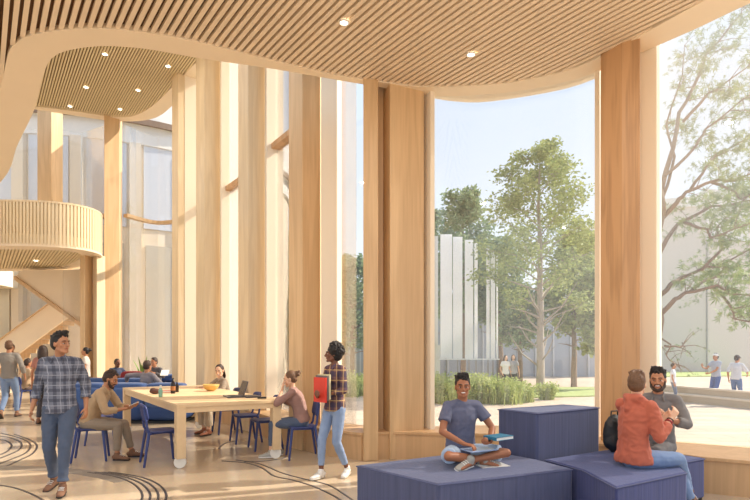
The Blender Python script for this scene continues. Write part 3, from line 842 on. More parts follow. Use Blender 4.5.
m = MB(); m.box((0, 0, 0.006), (0.26, 0.19, 0.012)); m.box((0, 0, 0.036), (0.26, 0.19, 0.006)); m.build('cover', M['pinkbook'], e)
m = MB(); m.box((0, 0, 0.022), (0.25, 0.18, 0.022)); m.build('pages', M['white'], e)
M['bowl'] = plain('wooden_bowl', (222, 176, 96), 0.45, var=0.05)
bl = fl(211, 391, TZ)
m = MB(); m.lathe([(0.001, 0), (0.05, 0), (0.10, 0.035), (0.135, 0.085), (0.14, 0.115), (0.132, 0.115), (0.12, 0.08), (0.09, 0.045), (0.001, 0.02)], seg=28)
o = m.build('bowl', M['bowl'], None, smooth=True); o.location = bl
tag(o, 'yellow wooden bowl in front of the woman with the laptop', 'bowl')
M['laptop'] = plain('dark_grey_laptop', (82, 82, 92), 0.35, 0.3)
M['screen'] = plain('laptop_screen', (58, 60, 70), 0.2)
lp = fl(241, 396.5, TZ)
e = empty('laptop', lp, radians(-62), 'open dark grey laptop on the long table', 'laptop')
m = MB(); m.box((0, -0.12, 0.009), (0.34, 0.24, 0.018)); m.build('base', M['laptop'], e, bevel=0.004)
m = MB(); m.box((0, -0.13, 0.0195), (0.28, 0.12, 0.002)); m.build('keyboard', M['black'], e)
R = Matrix.Rotation(radians(-18), 3, 'X')
m = MB(); m.box(V(0, 0, 0.018) + R @ V(0, 0.0, 0.115), (0.34, 0.009, 0.23), M=R); lid = m.build('lid', M['laptop'], e, bevel=0.003)
m = MB(); m.box(V(0, 0, 0.018) + R @ V(0, -0.0055, 0.117), (0.31, 0.002, 0.20), M=R); m.build('screen', M['screen'], lid)
lp = fl(251, 397, TZ)
e = empty('laptop', lp + V(0.0, 0.0, 0), radians(-60), 'closed dark laptop lying beside the open one on the table', 'laptop')
m = MB(); m.box((0, 0, 0.012), (0.30, 0.22, 0.022)); m.build('body', M['laptop'], e, bevel=0.005)
ph = fl(262, 398.5, TZ)
o = MB(); o.box((0, 0, 0.012), (0.13, 0.075, 0.024)); o = o.build('phone', M['black'], None, bevel=0.006); o.location = ph; o.rotation_euler = (0, 0, 0.2)
tag(o, 'dark phone lying at the right end of the table top', 'phone')
# ---------------------------------------------------------------- people
SKIN = {k: plain('skin_' + k, c, 0.5, var=0.05, scale=14) for k, c in
        dict(olive=(206, 152, 116), fair=(232, 184, 150), brown=(164, 106, 74), dark=(124, 78, 56), tan=(192, 134, 98)).items()}
HAIR = {k: plain('hair_' + k, c, 0.55, var=0.35, scale=40, bump=0.6, bscale=90) for k, c in
        dict(black=(34, 28, 26), dark=(62, 44, 34), brown=(112, 80, 56), light=(150, 112, 80)).items()}
M['eye'] = plain('eye_white', (206, 198, 190), 0.4)
M['iris'] = plain('dark_iris', (44, 28, 20), 0.2)
M['lip'] = plain('lips', (170, 96, 84), 0.45)
M['teeth'] = plain('teeth', (246, 242, 234), 0.3)
def cloth(name, c, **k):
    a = dict(rough=0.85, var=0.10, scale=7, bump=0.25, bscale=26, sheen=0.1); a.update(k); return plain(name, c, **a)

def ik(a, b, l1, l2, pole):
    a, b = Vector(a), Vector(b); d = b - a; L = d.length
    mx = (l1 + l2) * 0.995
    if L > mx: b = a + d.normalized() * mx; d = b - a; L = mx
    if L < abs(l1 - l2) + .02: L = abs(l1 - l2) + .02; b = a + d.normalized() * L
    x = (l1 * l1 - l2 * l2 + L * L) / (2 * L); h = sqrt(max(0, l1 * l1 - x * x)); u = d.normalized()
    p = Vector(pole); p = p - u * p.dot(u)
    p = p.normalized() if p.length > 1e-5 else u.orthogonal().normalized()
    return a + u * x + p * h, b

def basis(f, up):
    f = Vector(f).normalized(); r = f.cross(Vector(up)).normalized(); u = r.cross(f); return f, r, u   # forward, right, up
def rotm(f, r, u): return Matrix((r, f, u)).transposed()     # columns: x right, y forward, z up

def person(label, loc, facing, P=None, top=None, bottom=None, shoes=None, skin='olive', hair=('short', 'dark'), H=1.75, fem=False, beard=None,
           smile=False, lod=0, group=None, hat=None, name='person', extras=()):
    """Local frame: +Y forward, +X the person's right, metres for a 1.75 m adult."""
    P = P or {}
    g = P.get
    root = empty(name, loc, face(*facing), label, 'person', group); s = H / 1.75; root.scale = (s, s, s)
    vb = (.0075, .011, .018)[lod]; vc = (.009, .013, .02)[lod]
    fm = 1 if fem else 0
    pel = Vector(g('pel', (0, 0, .95))); neck = Vector(g('neck', (0, 0.0, 1.475)))
    spine = (neck - pel).normalized()
    hy, sy = radians(g('hip_yaw', 0)), radians(g('sh_yaw', 0))
    hr_ = V(cos(hy), sin(hy), 0); sr = V(cos(sy), sin(sy), g('sh_roll', 0)).normalized()
    fwd_s = spine.cross(sr) * -1
    fwd_s = sr.cross(spine) * -1
    if fwd_s.dot(V(0, 1, 0)) < 0 and abs(g('sh_yaw', 0)) < 90: fwd_s = -fwd_s
    mid = pel.lerp(neck, .45) - fwd_s * g('slump', 0.0)
    def sp(t):   # quadratic through pelvis, mid, neck
        a = pel.lerp(mid, t / .45) if t < .45 else mid.lerp(neck, (t - .45) / .55)
        b = pel.lerp(neck, t); return a * .6 + b * .4
    shw, hpw = (.150, .092) if fem else (.170, .09)
    SH = {1: sp(.90) + sr * shw, -1: sp(.90) - sr * shw}
    HP = {1: pel + hr_ * hpw + V(0, 0, -.03), -1: pel - hr_ * hpw + V(0, 0, -.03)}
    AR, LG = {}, {}
    for sd, k in ((1, 'r'), (-1, 'l')):
        w = Vector(g('w' + k, (sd * .25, .04, .90))); el, w = ik(SH[sd], w, .285, .255, g('e' + k, (sd * .5, -1, 0)))
        AR[sd] = (SH[sd], el, w)
        a = Vector(g('a' + k, (sd * .10, 0, .085))); kn, a = ik(HP[sd], a, .435, .425, g('k' + k, (0, 1, 0)))
        LG[sd] = (HP[sd], kn, a)
    # head frame
    hyaw, hpit, hroll = [radians(v) for v in g('head', (0, 0, 0))]     # yaw to the person's left positive, pitch up positive, roll
    hf = V(-sin(hyaw) * cos(hpit), cos(hyaw) * cos(hpit), sin(hpit))
    upv = (V(0, 0, 1) + spine * .4 + V(sin(hroll), 0, 0)).normalized()
    f, r, u = basis(hf, upv); HM = rotm(f, r, u)
    hc = neck + (spine * .3 + V(0, 0, .7)).normalized() * .150 + f * .022 + Vector(g('head_off', (0, 0, 0)))
    def h(x, y, z): return hc + HM @ V(x, y, z)
    sk = SKIN[skin]
    b = MB()
    # torso rings
    tw_ = [(-.10, .10, .085), (0, .155 + .008 * fm, .105), (.2, .135 - .018 * fm, .088), (.42, .135 - .018 * fm, .088), (.66, .155 - .02 * fm, .10), (.84, .150 - .018 * fm, .085), (.95, .10, .065), (1.0, .056 - .006 * fm, .055)]
    def torso(B, inf, t0=-.10, t1=1.0, rings=None, caps=True):
        pts, rad = [], []
        for t, a, d_ in (rings or tw_):
            if t < t0 or t > t1: continue
            pts.append(sp(t)); rad.append((a + inf, d_ + inf))
        sidev = (hr_ + sr).normalized(); B.tube(pts, rad, side=sidev, seg=20, caps=caps)
        return pts
    torso(b, 0)
    b.tube([sp(.93), neck, hc + HM @ V(0, -.02, -.05)], [.055 - .006 * fm, .052 - .008 * fm, .050 - .008 * fm])
    for sd in (1, -1):
        S, E, W = AR[sd]; th = 1 - .14 * fm
        b.tube([sp(.95), SH[sd]], [.045 * th, .042 * th])
        m1 = S.lerp(E, .45); m2 = E.lerp(W, .28)
        b.tube([S, m1, E], [.047 * th, .043 * th, .034 * th]); b.tube([E, m2, W], [.034 * th, .036 * th, .023 * th])
        Hh, K, A = LG[sd]
        b.tube([Hh, Hh.lerp(K, .4), K], [.078, .068, .046]); 
        cb = (A - K).normalized(); back_ = V(0, -1, 0) - cb * V(0, -1, 0).dot(cb)
        b.tube([K, K.lerp(A, .3) + back_ * .012, K.lerp(A, .65) + back_ * .004, A], [.045, .047, .036, .031])
        fd = Vector(g('f' + ('r' if sd == 1 else 'l'), (sd * .12, 1, 0))).normalized()
        fu = V(0, 0, 1) - fd * fd.z; sdv = fd.cross(fu)
        b.tube([A - fd * .035 + V(0, 0, -.035) * 1, A + fd * .05 - fu * .035, A + fd * .14 - fu * .052], [(.028, .028), (.034, .026), (.030, .015)], side=sdv)
    # head
    b.ell(h(0, -.012, .028), (.074, .093, .090), HM); b.ell(h(0, .020, -.030), (.058, .064, .080), HM)
    b.tube([h(-.045, .0, -.055), h(-.03, .055, -.085), h(0, .074, -.092), h(.03, .055, -.085), h(.045, .0, -.055)], [.020, .018, .018, .018, .020])
    b.tube([h(0, .084, .022), h(0, .096, -.004), h(0, .104, -.026)], [.010, .0115, .0145]); b.ell(h(.011, .094, -.028), (.008, .009, .007), HM); b.ell(h(-.011, .094, -.028), (.008, .009, .007), HM)
    b.tube([h(-.048, .068, .022), h(-.02, .083, .026), h(.02, .083, .026), h(.048, .068, .022)], .007)
    b.ell(h(0, .082, -.056), (.024, .010, .012), HM)
    for sd in (1, -1):
        b.ell(h(sd * .074, -.008, -.006), (.009, .018, .030), HM); b.ell(h(sd * .046, .056, -.020), (.018, .016, .016), HM)
    # hands
    for sd, k in ((1, 'r'), (-1, 'l')):
        S, E, W = AR[sd]; fa_ = (W - E).normalized()
        hd = Vector(g('h' + k, tuple(fa_))).normalized()
        pn = Vector(g('p' + k, (-sd, 0, 0))); pn = (pn - hd * pn.dot(hd)).normalized()     # palm faces this way
        ths = pn.cross(hd) * sd * -1
        if g('t' + k): ths = Vector(g('t' + k)); ths = (ths - hd * ths.dot(hd)).normalized(); 
        curl = g('c' + k, .35)
        W2 = W + hd * .012
        kn = W2 + hd * .078
        b.tube([W, W2 + hd * .03, kn], [(.024, .020), (.034, .016), (.038, .014)], side=ths, seg=10)
        if lod < 2:
            for j, ln in enumerate((.070, .080, .074, .058)):
                o_ = ths * (.029 - .0195 * j); dirn = (hd + ths * (.10 - .07 * j)).normalized()
                q = W2 + hd * .072 + o_; pts = [q]; a_ = 0
                for kk, fr in enumerate((.45, .32, .26)):
                    a_ += curl * (.8, 1.1, .8)[kk]; q = q + (dirn * cos(a_) + pn * sin(a_)) * ln * fr; pts.append(q)
                b.tube(pts, [.0098, .0092, .0085, .0078], seg=8)
            q = W2 + hd * .02 + ths * .026; td = (hd * .65 + ths * .75 + pn * .35).normalized()
            q2 = q + td * .036; q3 = q2 + (hd * .9 + ths * .25 + pn * (.3 + curl * .5)).normalized() * .030
            b.tube([q - ths * .012, q, q2, q3], [.014, .013, .0105, .009], seg=8)
        else:
            b.tube([kn, kn + (hd + pn * curl).normalized() * .07], [(.034, .013), (.026, .010)], side=ths, seg=8)
    body = b.solid('body', sk, root, vb, 3)
    # eyes, brows, mouth
    if lod < 2:
        for sd in (1, -1):
            m = MB(); m.ell(h(sd * .031, .0745, .002), (.0105, .0100, .0058), HM, 12, 8); e_ = m.build('eye', M['eye'], root, smooth=True)
            m = MB(); m.ell(h(sd * .031, .0835, .002), (.0062, .0035, .0060), HM, 10, 6); m.build('iris', M['iris'], e_, smooth=True)
            m = MB(); m.tube([h(sd * .048, .072, .027), h(sd * .034, .088, .032), h(sd * .014, .094, .027)], [(.0045, .004)] * 3, seg=8); m.build('eyebrow', HAIR[hair[1]], root, smooth=True)
        if smile:
            m = MB(); m.ell(h(0, .090, -.055), (.026, .008, .011), HM, 14, 8); m.build('mouth', M['lip'], root, smooth=True)
            m = MB(); m.ell(h(0, .0945, -.0535), (.021, .0065, .006), HM, 14, 8); m.build('teeth', M['teeth'], root, smooth=True)
        else:
            m = MB(); m.tube([h(-.022, .083, -.055), h(-.008, .093, -.053), h(0, .0925, -.0545), h(.008, .093, -.053), h(.022, .083, -.055)], [.003, .0055, .0055, .0055, .003], seg=8); m.build('mouth', M['lip'], root, smooth=True)
    rn = random.Random(len(label) * 7)
    # hair
    st, hcn = hair; hm = HAIR[hcn]; m = MB()
    if st != 'none':
        if st in ('short', 'quiff', 'bun', 'long', 'tail', 'bald'):
            k = 1.0 if st != 'bald' else .97
            m.ell(h(0, -.026, .038), (.0815 * k, .094 * k, .090 * k), HM, 20, 14)
            m.ell(h(0, -.045, .0), (.078 * k, .070, .075), HM, 16, 10)
        if st in ('short', 'quiff'):
            for _ in range(60 if lod == 0 else 24):
                a = rn.uniform(-2.6, 2.6); t = rn.uniform(.15, 1.2)
                x, y, z = .078 * sin(t) * sin(a), -.026 + .09 * sin(t) * cos(a), .038 + .088 * cos(t)
                dx, dy = rn.gauss(0, .01), .012 + rn.gauss(0, .008)
                m.tube([h(x, y, z), h(x + dx, y + dy, z + .018)], [.013, .008], seg=6)
        if st == 'quiff':
            for _ in range(30):
                x = rn.uniform(-.05, .05); y = rn.uniform(.0, .052); m.tube([h(x, y, .112), h(x + rn.gauss(0, .01), y + .012, .140 + rn.gauss(0, .006))], [.016, .009], seg=6)
        if st == 'bun':
            m.ell(h(0, -.125, .055), (.042, .040, .042), HM)
            for _ in range(14): a = rn.uniform(0, 6.28); m.ell(h(.03 * cos(a), -.13 + rn.gauss(0, .012), .055 + .03 * sin(a)), (.017, .017, .017), HM, 8, 6)
        if st in ('long', 'tail'):
            n = 22 if st == 'long' else 8
            for j in range(n):
                a = (j / (n - 1) - .5) * (3.7 if st == 'long' else 1.0)
                x, y = .078 * sin(a), -.022 - .078 * cos(a)
                m.tube([h(x * .8, y * .8, .06), h(x * 1.08, y * 1.1, -.03), h(x * 1.1, y * 1.1 - .008, -.13), h(x * .9 + rn.gauss(0, .008), y * 1.0, -.22 + rn.gauss(0, .02) if st == 'long' else -.2)], [.022, .022, .022, .010], seg=8)
        if st == 'afro':
            m.ell(h(0, -.030, .050), (.104, .104, .100), HM, 20, 14); m.ell(h(0, -.050, -.01), (.088, .078, .085), HM)
            for _ in range(240):
                a = rn.uniform(-3.14, 3.14); t = rn.uniform(0, 2.1)
                if abs(a) < 1.15 and t > .98: continue
                rr_ = rn.uniform(.095, .118); q = h(rr_ * sin(t) * sin(a), -.030 + rr_ * sin(t) * cos(a), .050 + rr_ * cos(t)); m.ell(q, (.015,) * 3, HM, 7, 5)
        m.solid('hair', hm, root, (.006, .008, .012)[lod], 1, wrinkle=.005 if st == 'afro' else .002, wfreq=(40, 40, 40))
    if beard:
        m = MB()
        m.tube([h(-.066, .010, -.015), h(-.058, .030, -.062), h(-.034, .062, -.092), h(0, .080, -.104), h(.034, .062, -.092), h(.058, .030, -.062), h(.066, .010, -.015)], [.011, .019, .021, .021, .021, .019, .011])
        m.tube([h(-.034, .074, -.062), h(-.026, .088, -.042), h(0, .099, -.040), h(.026, .088, -.042), h(.034, .074, -.062)], [.007, .007, .006, .007, .007], seg=8)
        m.solid('beard', HAIR[beard], root, .005, 1)
    if hat:
        m = MB(); m.ell(h(0, -.012, .052), (.086, .102, .072), HM, 20, 12); m.tube([h(0, .06, .055), h(0, .125, .045), h(0, .15, .038)], [(.07, .010), (.066, .008), (.05, .006)], side=r)
        m.solid('cap', hat, root, .008, 2)
    # trousers
    if bottom:
        inf = bottom.get('inf', .012); L = bottom.get('len', .94); m = MB(); fl_ = bottom.get('flare', 0)
        torso(m, inf + .002, -.2, .1, rings=[(-.10, .10, .08), (-.02, .148 + .01 * fm, .102), (.04, .148, .098), (.085, .136, .090)])
        for sd in (1, -1):
            Hh, K, A = LG[sd]
            mth = MB
            if L > .5:
                t = (L - .5) * 2; e_ = K.lerp(A, t)
                m.tube([Hh, Hh.lerp(K, .45), K], [.084 + inf * .6, .074 + inf, .054 + inf])
                m.tube([K, K.lerp(e_, .35), K.lerp(e_, .7), e_], [.052 + inf, .050 + inf + fl_ * .4, .042 + inf + fl_ * .8, .036 + inf + fl_], caps=(True, False))
                if bottom.get('cuff'):
                    m.tube([K.lerp(A, t - .06), e_], [.047 + inf, .048 + inf], caps=False)
            else:
                e_ = Hh.lerp(K, L * 2); m.tube([Hh, Hh.lerp(e_, .5), e_], [.084 + inf * .5, .072 + inf, .060 + inf * 1.3], caps=(True, False))
        nm = bottom.get('name', 'trousers')
        m.solid(nm, bottom['mat'], root, vc, 3, wrinkle=.0045 if lod < 2 else 0, wfreq=(7, 7, 14))
    if top:
        inf = top.get('inf', .016); hem = top.get('hem', -.10); sl = top.get('sleeve', .95); m = MB()
        hx = top.get('heminf', 0); rings = [(hem, .158 + .004 * fm + hx, .108 + hx), (hem + .08, .160 + .004 * fm + hx, .110 + hx), (.2, .146 - .018 * fm, .098), (.42, .142 - .018 * fm, .094), (.66, .160 - .02 * fm, .104), (.84, .150 - .018 * fm, .088), (.905, .105, .064)]
        if top.get('tuck'): rings = [(.06, .150, .100)] + rings[2:]
        torso(m, inf - .002, -.5, 1.1, rings=rings, caps=(False, True))
        if fem: 
            for sd in (1, -1): m.ell(sp(.66) + sr * sd * .062 + fwd_s * .075, (.058, .05, .055))
        for sd in (1, -1):
            S, E, W = AR[sd]
            m.tube([sp(.955) + sr * sd * .035 - spine * .012, SH[sd] + V(0, 0, .002)], [.056, .056 - .004 * fm])
            if sl > .5:
                t = (sl - .5) * 2; e_ = E.lerp(W, t); th = 1 - .12 * fm
                m.tube([S, S.lerp(E, .5), E], [(.050 + inf * .5) * th, (.044 + inf) * th, (.036 + inf) * th], caps=(True, True))
                m.tube([E, E.lerp(e_, .5), e_], [(.036 + inf) * th, (.037 + inf) * th, (.031 + inf * .8) * th], caps=(True, False))
                if top.get('cuff'): m.tube([E.lerp(W, t - .16), e_], [.036 + inf, .040 + inf], caps=False)
            else:
                e_ = S.lerp(E, sl * 2); m.tube([S, S.lerp(e_, .5), e_], [.054, .046 + inf, .044 + inf * 1.25], caps=(True, False))
        if top.get('hood'):
            m.tube([sp(.97) + sr * .085 + fwd_s * .03, sp(1.02) + sr * .06 - fwd_s * .05, sp(1.0) - fwd_s * .085, sp(1.02) - sr * .06 - fwd_s * .05, sp(.97) - sr * .085 + fwd_s * .03], [.034, .048, .058, .048, .034])
            m.tube([sp(.98) - fwd_s * .07, sp(.84) - fwd_s * .105], [.06, .035])
        m.solid(top.get('name', 'shirt'), top['mat'], root, vc, 3, wrinkle=top.get('wr', .006) if lod < 2 else 0, wfreq=(8, 8, 11))
        if top.get('collar'):
            m = MB()
            for sd in (1, -1):
                m.tube([neck - fwd_s * .055 + V(0, 0, .02), neck + sr * sd * .052 + V(0, 0, .02), sp(.97) + sr * sd * .045 + fwd_s * .062, sp(.90) + sr * sd * .058 + fwd_s * .098], [(.010, .02), (.010, .02), (.012, .02), (.006, .012)])
            m.solid('collar', top['mat'], root, .007, 2)
    if shoes:
        smat, solem = shoes
        for sd, k in ((1, 'r'), (-1, 'l')):
            A = LG[sd][2]; fd = Vector(g('f' + k, (sd * .12, 1, 0))).normalized(); fu = (V(0, 0, 1) - fd * fd.z).normalized()
            if g('u' + k): fu = Vector(g('u' + k)); fu = (fu - fd * fu.dot(fd)).normalized()
            sdv = fd.cross(fu); m = MB()
            m.tube([A - fd * .040 - fu * .030, A + fd * .03 - fu * .030, A + fd * .105 - fu * .044, A + fd * .165 - fu * .052], [(.036, .036), (.041, .038), (.045, .028), (.034, .020)], side=sdv)
            m.tube([A + fu * .015, A - fu * .03], [.042, .044])
            so_ = m.solid('shoe', smat, root, (.007, .01, .014)[lod], 3)
            m = MB(); pts = []
            m.tube([A - fd * .045 - fu * .066, A + fd * .03 - fu * .066, A + fd * .11 - fu * .068, A + fd * .172 - fu * .068], [(.036, .013), (.038, .013), (.046, .013), (.034, .012)], side=sdv)
            m.build('sole', solem, so_, smooth=True)
            if lod == 0:
                m = MB()
                for j in range(3):
                    c = A + fd * (.055 + .022 * j) + fu * (.004 - .009 * j)
                    m.tube([c - sdv * .024, c + fu * .006, c + sdv * .024], .0035, seg=6)
                m.build('laces', M['white'] if j else solem, so_, smooth=True)
    return root, dict(AR=AR, LG=LG, hc=hc, HM=HM, sp=sp, sr=sr, fwd=fwd_s)

denim = cloth('blue_denim', (96, 120, 156), var=.2)
denim_d = cloth('dark_denim', (84, 96, 118), var=.25)
denim_l = cloth('light_denim', (140, 160, 192), var=.16)
M['shoe_br'] = plain('brown_suede', (128, 92, 70), 0.8, var=.1)
M['shoe_w'] = plain('white_leather', (236, 232, 226), 0.5)
M['shoe_g'] = plain('grey_sneaker', (176, 172, 162), 0.7)
M['sole_d'] = plain('dark_sole', (48, 40, 36), 0.7)

# 1 man walking, plaid shirt
person('man in a grey plaid shirt and jeans walking towards the left front', (-3.53, 6.05, 0), (0.22, -1),
    P=dict(pel=(0, 0, .95), neck=(0, -.01, 1.485), head=(60, 2, 0), head_off=(-.0, .03, 0), wr=(.27, .02, .93), wl=(-.26, -.02, .93), cl=.5, cr=.5, er=(.25, -1, 0), el=(-.25, -1, 0),
           pr=(-.8, -.3, 0), pl=(.8, -.3, 0), tr=(-.2, 1, 0), tl=(.2, 1, 0),
           ar=(.10, -.13, .10), al=(-.09, .20, .085), fr=(.25, 1, -.18), fl=(-.15, 1, 0), sh_yaw=-3),
    top=dict(mat=plaid('grey_plaid', (122, 126, 140), (58, 60, 76), (176, 178, 188), freq=9), hem=-.15, sleeve=.80, cuff=True, collar=True, inf=.018, wr=.007),
    bottom=dict(mat=denim_d, len=.93, cuff=True, inf=.012, name='jeans'), shoes=(M['shoe_br'], M['sole_d']), skin='tan', hair=('quiff', 'black'), H=1.76)

# 2 man seated at the left of the table, tan shirt, reading
sit_legs = dict(pel=(0, -.02, .56), ar=(.13, .42, .085), al=(-.12, .34, .085), kr=(.05, .3, 1), kl=(-.05, .3, 1))
r_, info = person('bearded man in a tan shirt sitting on a blue chair reading at the table', (-4.06, 7.72, 0), (0.97, 0.08),
    P=dict(sit_legs, neck=(0, .21, 1.02), slump=.05, head=(0, -24, 0), head_off=(0, .02, 0), wr=(.08, .50, .74), wl=(-.07, .52, .76), er=(.8, -.3, -1), el=(-.8, -.3, -1), hr=(-.4, 1, .1), hl=(.3, 1, .1), pr=(-.2, 0, 1), pl=(.2, 0, 1), cr=.6, cl=.6,
           ar=(.10, .40, .085), al=(-.14, .52, .085)),
    top=dict(mat=cloth('tan_cotton', (190, 160, 124)), hem=-.10, sleeve=.78, cuff=True, collar=True), bottom=dict(mat=cloth('taupe_cotton', (150, 134, 116)), len=.92, name='trousers'),
    shoes=(M['shoe_br'], M['sole_d']), skin='tan', hair=('short', 'dark'), beard='dark', H=1.74)

# 3 woman with laptop facing the camera
person('woman in a taupe shirt and wide trousers sitting behind the laptop, smiling down', (-2.83, 10.20, 0), (-0.72, -0.69),
    P=dict(sit_legs, neck=(0, .10, 1.06), head=(40, -12, 6), wr=(.20, .40, .90), wl=(-.16, .42, .90), er=(1, -.4, -.6), el=(-1, -.4, -.6), pr=(0, 0, -1), pl=(0, 0, -1), hr=(-.3, 1, 0), hl=(.3, 1, 0),
           ar=(.16, .36, .085), al=(-.10, .40, .085)), fem=True, smile=True,
    top=dict(mat=cloth('taupe_blouse', (150, 132, 112)), hem=-.08, sleeve=.80, collar=True), bottom=dict(mat=cloth('sand_linen', (196, 176, 150)), len=.88, flare=.035, inf=.018, name='trousers'),
    shoes=(plain('tan_sandal', (176, 112, 82), .6), M['sole_d']), skin='fair', hair=('tail', 'dark'), H=1.70)

# 4 woman with a bun in profile, chin on hand
person('woman with a hair bun and mauve top leaning her chin on her hand', (-1.09, 7.95, 0), (-1.0, -0.02),
    P=dict(pel=(0, -.02, .56), neck=(0, .13, 1.04), head=(0, -14, 0), slump=.03, wr=(.16, .40, .88), wl=(-.07, .27, 1.04), er=(1, -.1, -1), el=(-.4, .9, -1), hl=(0.1, -.1, 1), pl=(.2, -1, 0), cl=.9, pr=(0, 0, -1), hr=(-.2, 1, 0),
           ar=(.10, .34, .085), al=(-.10, .44, .085), kr=(.05, .3, 1), kl=(-.05, .3, 1)), fem=True,
    top=dict(mat=cloth('mauve_knit', (158, 122, 112)), hem=-.06, sleeve=.72), bottom=dict(mat=denim_d, len=.88, name='jeans', inf=.008),
    shoes=(M['shoe_g'], M['shoe_w']), skin='fair', hair=('bun', 'brown'), H=1.69)

# 5 standing woman with folders
W5, i5 = person('standing woman with curly dark hair in a plaid shirt, white shoes and blue jeans', (-0.50, 6.72, 0), (-0.72, -0.69),
    P=dict(pel=(0, 0, .94), neck=(0, .0, 1.475), head=(-36, 2, 0), wr=(.03, .27, 1.07), wl=(-.05, .20, 1.10), er=(.6, -.9, -.4), el=(-1, -.5, -.3), hr=(-.5, .6, .3), hl=(.9, .45, -.1), pr=(0, -1, .2), pl=(0, -1, .1), cl=.5, cr=.6,
           ar=(.04, .20, .085), al=(-.09, -.14, .095), fr=(-.1, 1, 0), fl=(-.5, .9, -.1), kr=(0, 1, 0)), fem=True,
    top=dict(mat=plaid('brown_plaid', (120, 84, 82), (52, 50, 78), (214, 178, 120), freq=7.5, w1=.45, w2=.1), hem=-.12, sleeve=.74, collar=True), bottom=dict(mat=denim_l, len=.90, inf=.006, name='jeans'),
    shoes=(M['shoe_w'], plain('cream_sole', (214, 204, 190), .6)), skin='dark', hair=('afro', 'black'), H=1.64)
def localpt(root, p): return root.matrix_basis @ Vector(p)
M['folder'] = plain('red_folder', (226, 66, 50), 0.5)
M['folder2'] = plain('cream_folder', (226, 214, 170), 0.6)
M['folder3'] = plain('grey_folder', (120, 112, 108), 0.6)
bpy.context.view_layer.update()
for k, (y, mat, zz, h_, lab, x0) in enumerate(((.285, M['folder'], 1.165, .30, 'red folder held against the chest of the standing woman', 0),
        (.255, M['folder3'], 1.19, .30, 'dark grey folder held behind the red folder by the standing woman', -.005), (.228, M['folder2'], 1.205, .30, 'cream paper folder nearest the chest of the standing woman', -.01))):
    e = empty('folder', localpt(W5, (x0 - .0, y - .04, zz)), W5.rotation_euler.z, lab, 'folder', 'folders carried by the standing woman')
    m = MB(); m.box((0, .010, 0), (.23, .004, h_)); m.box((0, -.010, 0), (.23, .004, h_)); m.box((-.115, 0, 0), (.004, .02, h_)); m.build('cover', mat, e, bevel=.001)
    m = MB(); m.box((0.003, 0, 0), (.215, .016, h_ - .012)); m.build('pages', M['white'], e)

# 6 cross-legged man on the big block
seat = fl(471, 462, ZA)
W6, i6 = person('smiling man in a blue t-shirt sitting cross-legged on the large blue block', (seat.x - .08, seat.y + .02, ZA), (0.34, -0.94),
    P=dict(pel=(0, -.05, .115), neck=(.0, -.01, .63), head=(-24, 0, 0), slump=.02, wr=(.13, .26, .235), wl=(-.16, .27, .24), er=(1, -.5, -.2), el=(-1, -.5, -.2), hr=(-.6, .7, -.1), hl=(.8, .5, -.05), pr=(0, 0, -1), pl=(0, -.2, 1), cr=.7, cl=.8,
           ar=(-.09, .28, .075), al=(.10, .33, .085), kr=(1, .35, .15), kl=(-1, .35, .12), fr=(-.9, .25, -.1), fl=(.9, .3, -.1), ur=(0, .5, 1), ul=(0, .5, 1)),
    smile=True, top=dict(mat=cloth('slate_blue_jersey', (98, 102, 126)), hem=-.10, sleeve=.30, inf=.016), bottom=dict(mat=cloth('pale_denim', (176, 196, 220)), len=.42, inf=.016, name='shorts'),
    shoes=(M['shoe_g'], M['shoe_w']), skin='brown', hair=('quiff', 'black'), H=1.70)
bpy.context.view_layer.update()
M['tab'] = plain('blue_grey_tablet', (150, 170, 206), 0.3)
M['teal'] = plain('teal_cover', (36, 116, 150), .5)
q = localpt(W6, (-.02, .28, .175)); e = empty('tablet', q, W6.rotation_euler.z + .1, 'pale blue tablet lying across the lap of the cross-legged man', 'tablet')
m = MB(); m.box((0, 0, 0), (.30, .20, .010)); m.build('body', M['tab'], e, bevel=.004); m = MB(); m.box((0, 0, .0055), (.27, .17, .001)); m.build('screen', plain('tablet_glass', (168, 186, 216), .15), e)
q = localpt(W6, (-.24, .30, .272)); e = empty('book', q, W6.rotation_euler.z + .25, 'teal book held over the knee of the cross-legged man', 'book')
m = MB(); m.box((0, 0, .0), (.24, .17, .004)); m.box((0, 0, .03), (.24, .17, .004)); m.box((.118, 0, .015), (.004, .17, .03)); m.build('cover', M['teal'], e); m = MB(); m.box((-.002, 0, .015), (.232, .16, .026)); m.build('pages', M['white'], e)
q = fl(492, 465.5, ZA); o = MB(); o.box((0, 0, .003), (.30, .18, .004)); o = o.build('paper_sheet', M['white']); o.location = q; o.rotation_euler = (0, 0, .3); tag(o, 'white sheet of paper lying under the shins of the cross-legged man', 'paper')

# 7 man in orange hoodie, back to camera
seat = fl(634, 468, ZA)
W7, i7 = person('young man in an orange hoodie seen from behind, sitting with one ankle on his knee', (seat.x + .03, seat.y + .07, ZA), (1.0, 0.06),
    P=dict(pel=(0, 0, .115), neck=(-.02, .04, .64), head=(46, 2, 0), sh_yaw=20, slump=.03, wr=(.10, .31, .47), wl=(-.14, .36, .42), er=(.3, -.2, -1), el=(-.8, -.3, -1), hr=(-.2, .7, .8), hl=(.3, .7, .8), pr=(-1, 0, 0), pl=(1, 0, 0), cr=.5, cl=.5,
           ar=(-.10, .62, -.29), al=(.02, .57, -.36), kr=(.25, .2, 1), kl=(-.1, .4, 1), fr=(-.1, .9, -.5), fl=(.1, 1, -.1)),
    top=dict(mat=cloth('rust_orange_fleece', (190, 102, 78)), hem=-.14, sleeve=.84, hood=True, inf=.022, heminf=.022, name='hoodie', wr=.010), bottom=dict(mat=cloth('washed_denim', (124, 148, 186), var=.25), len=.95, inf=.014, name='jeans'),
    shoes=(M['shoe_br'], M['sole_d']), skin='fair', hair=('short', 'brown'), H=1.76)
bpy.context.view_layer.update()
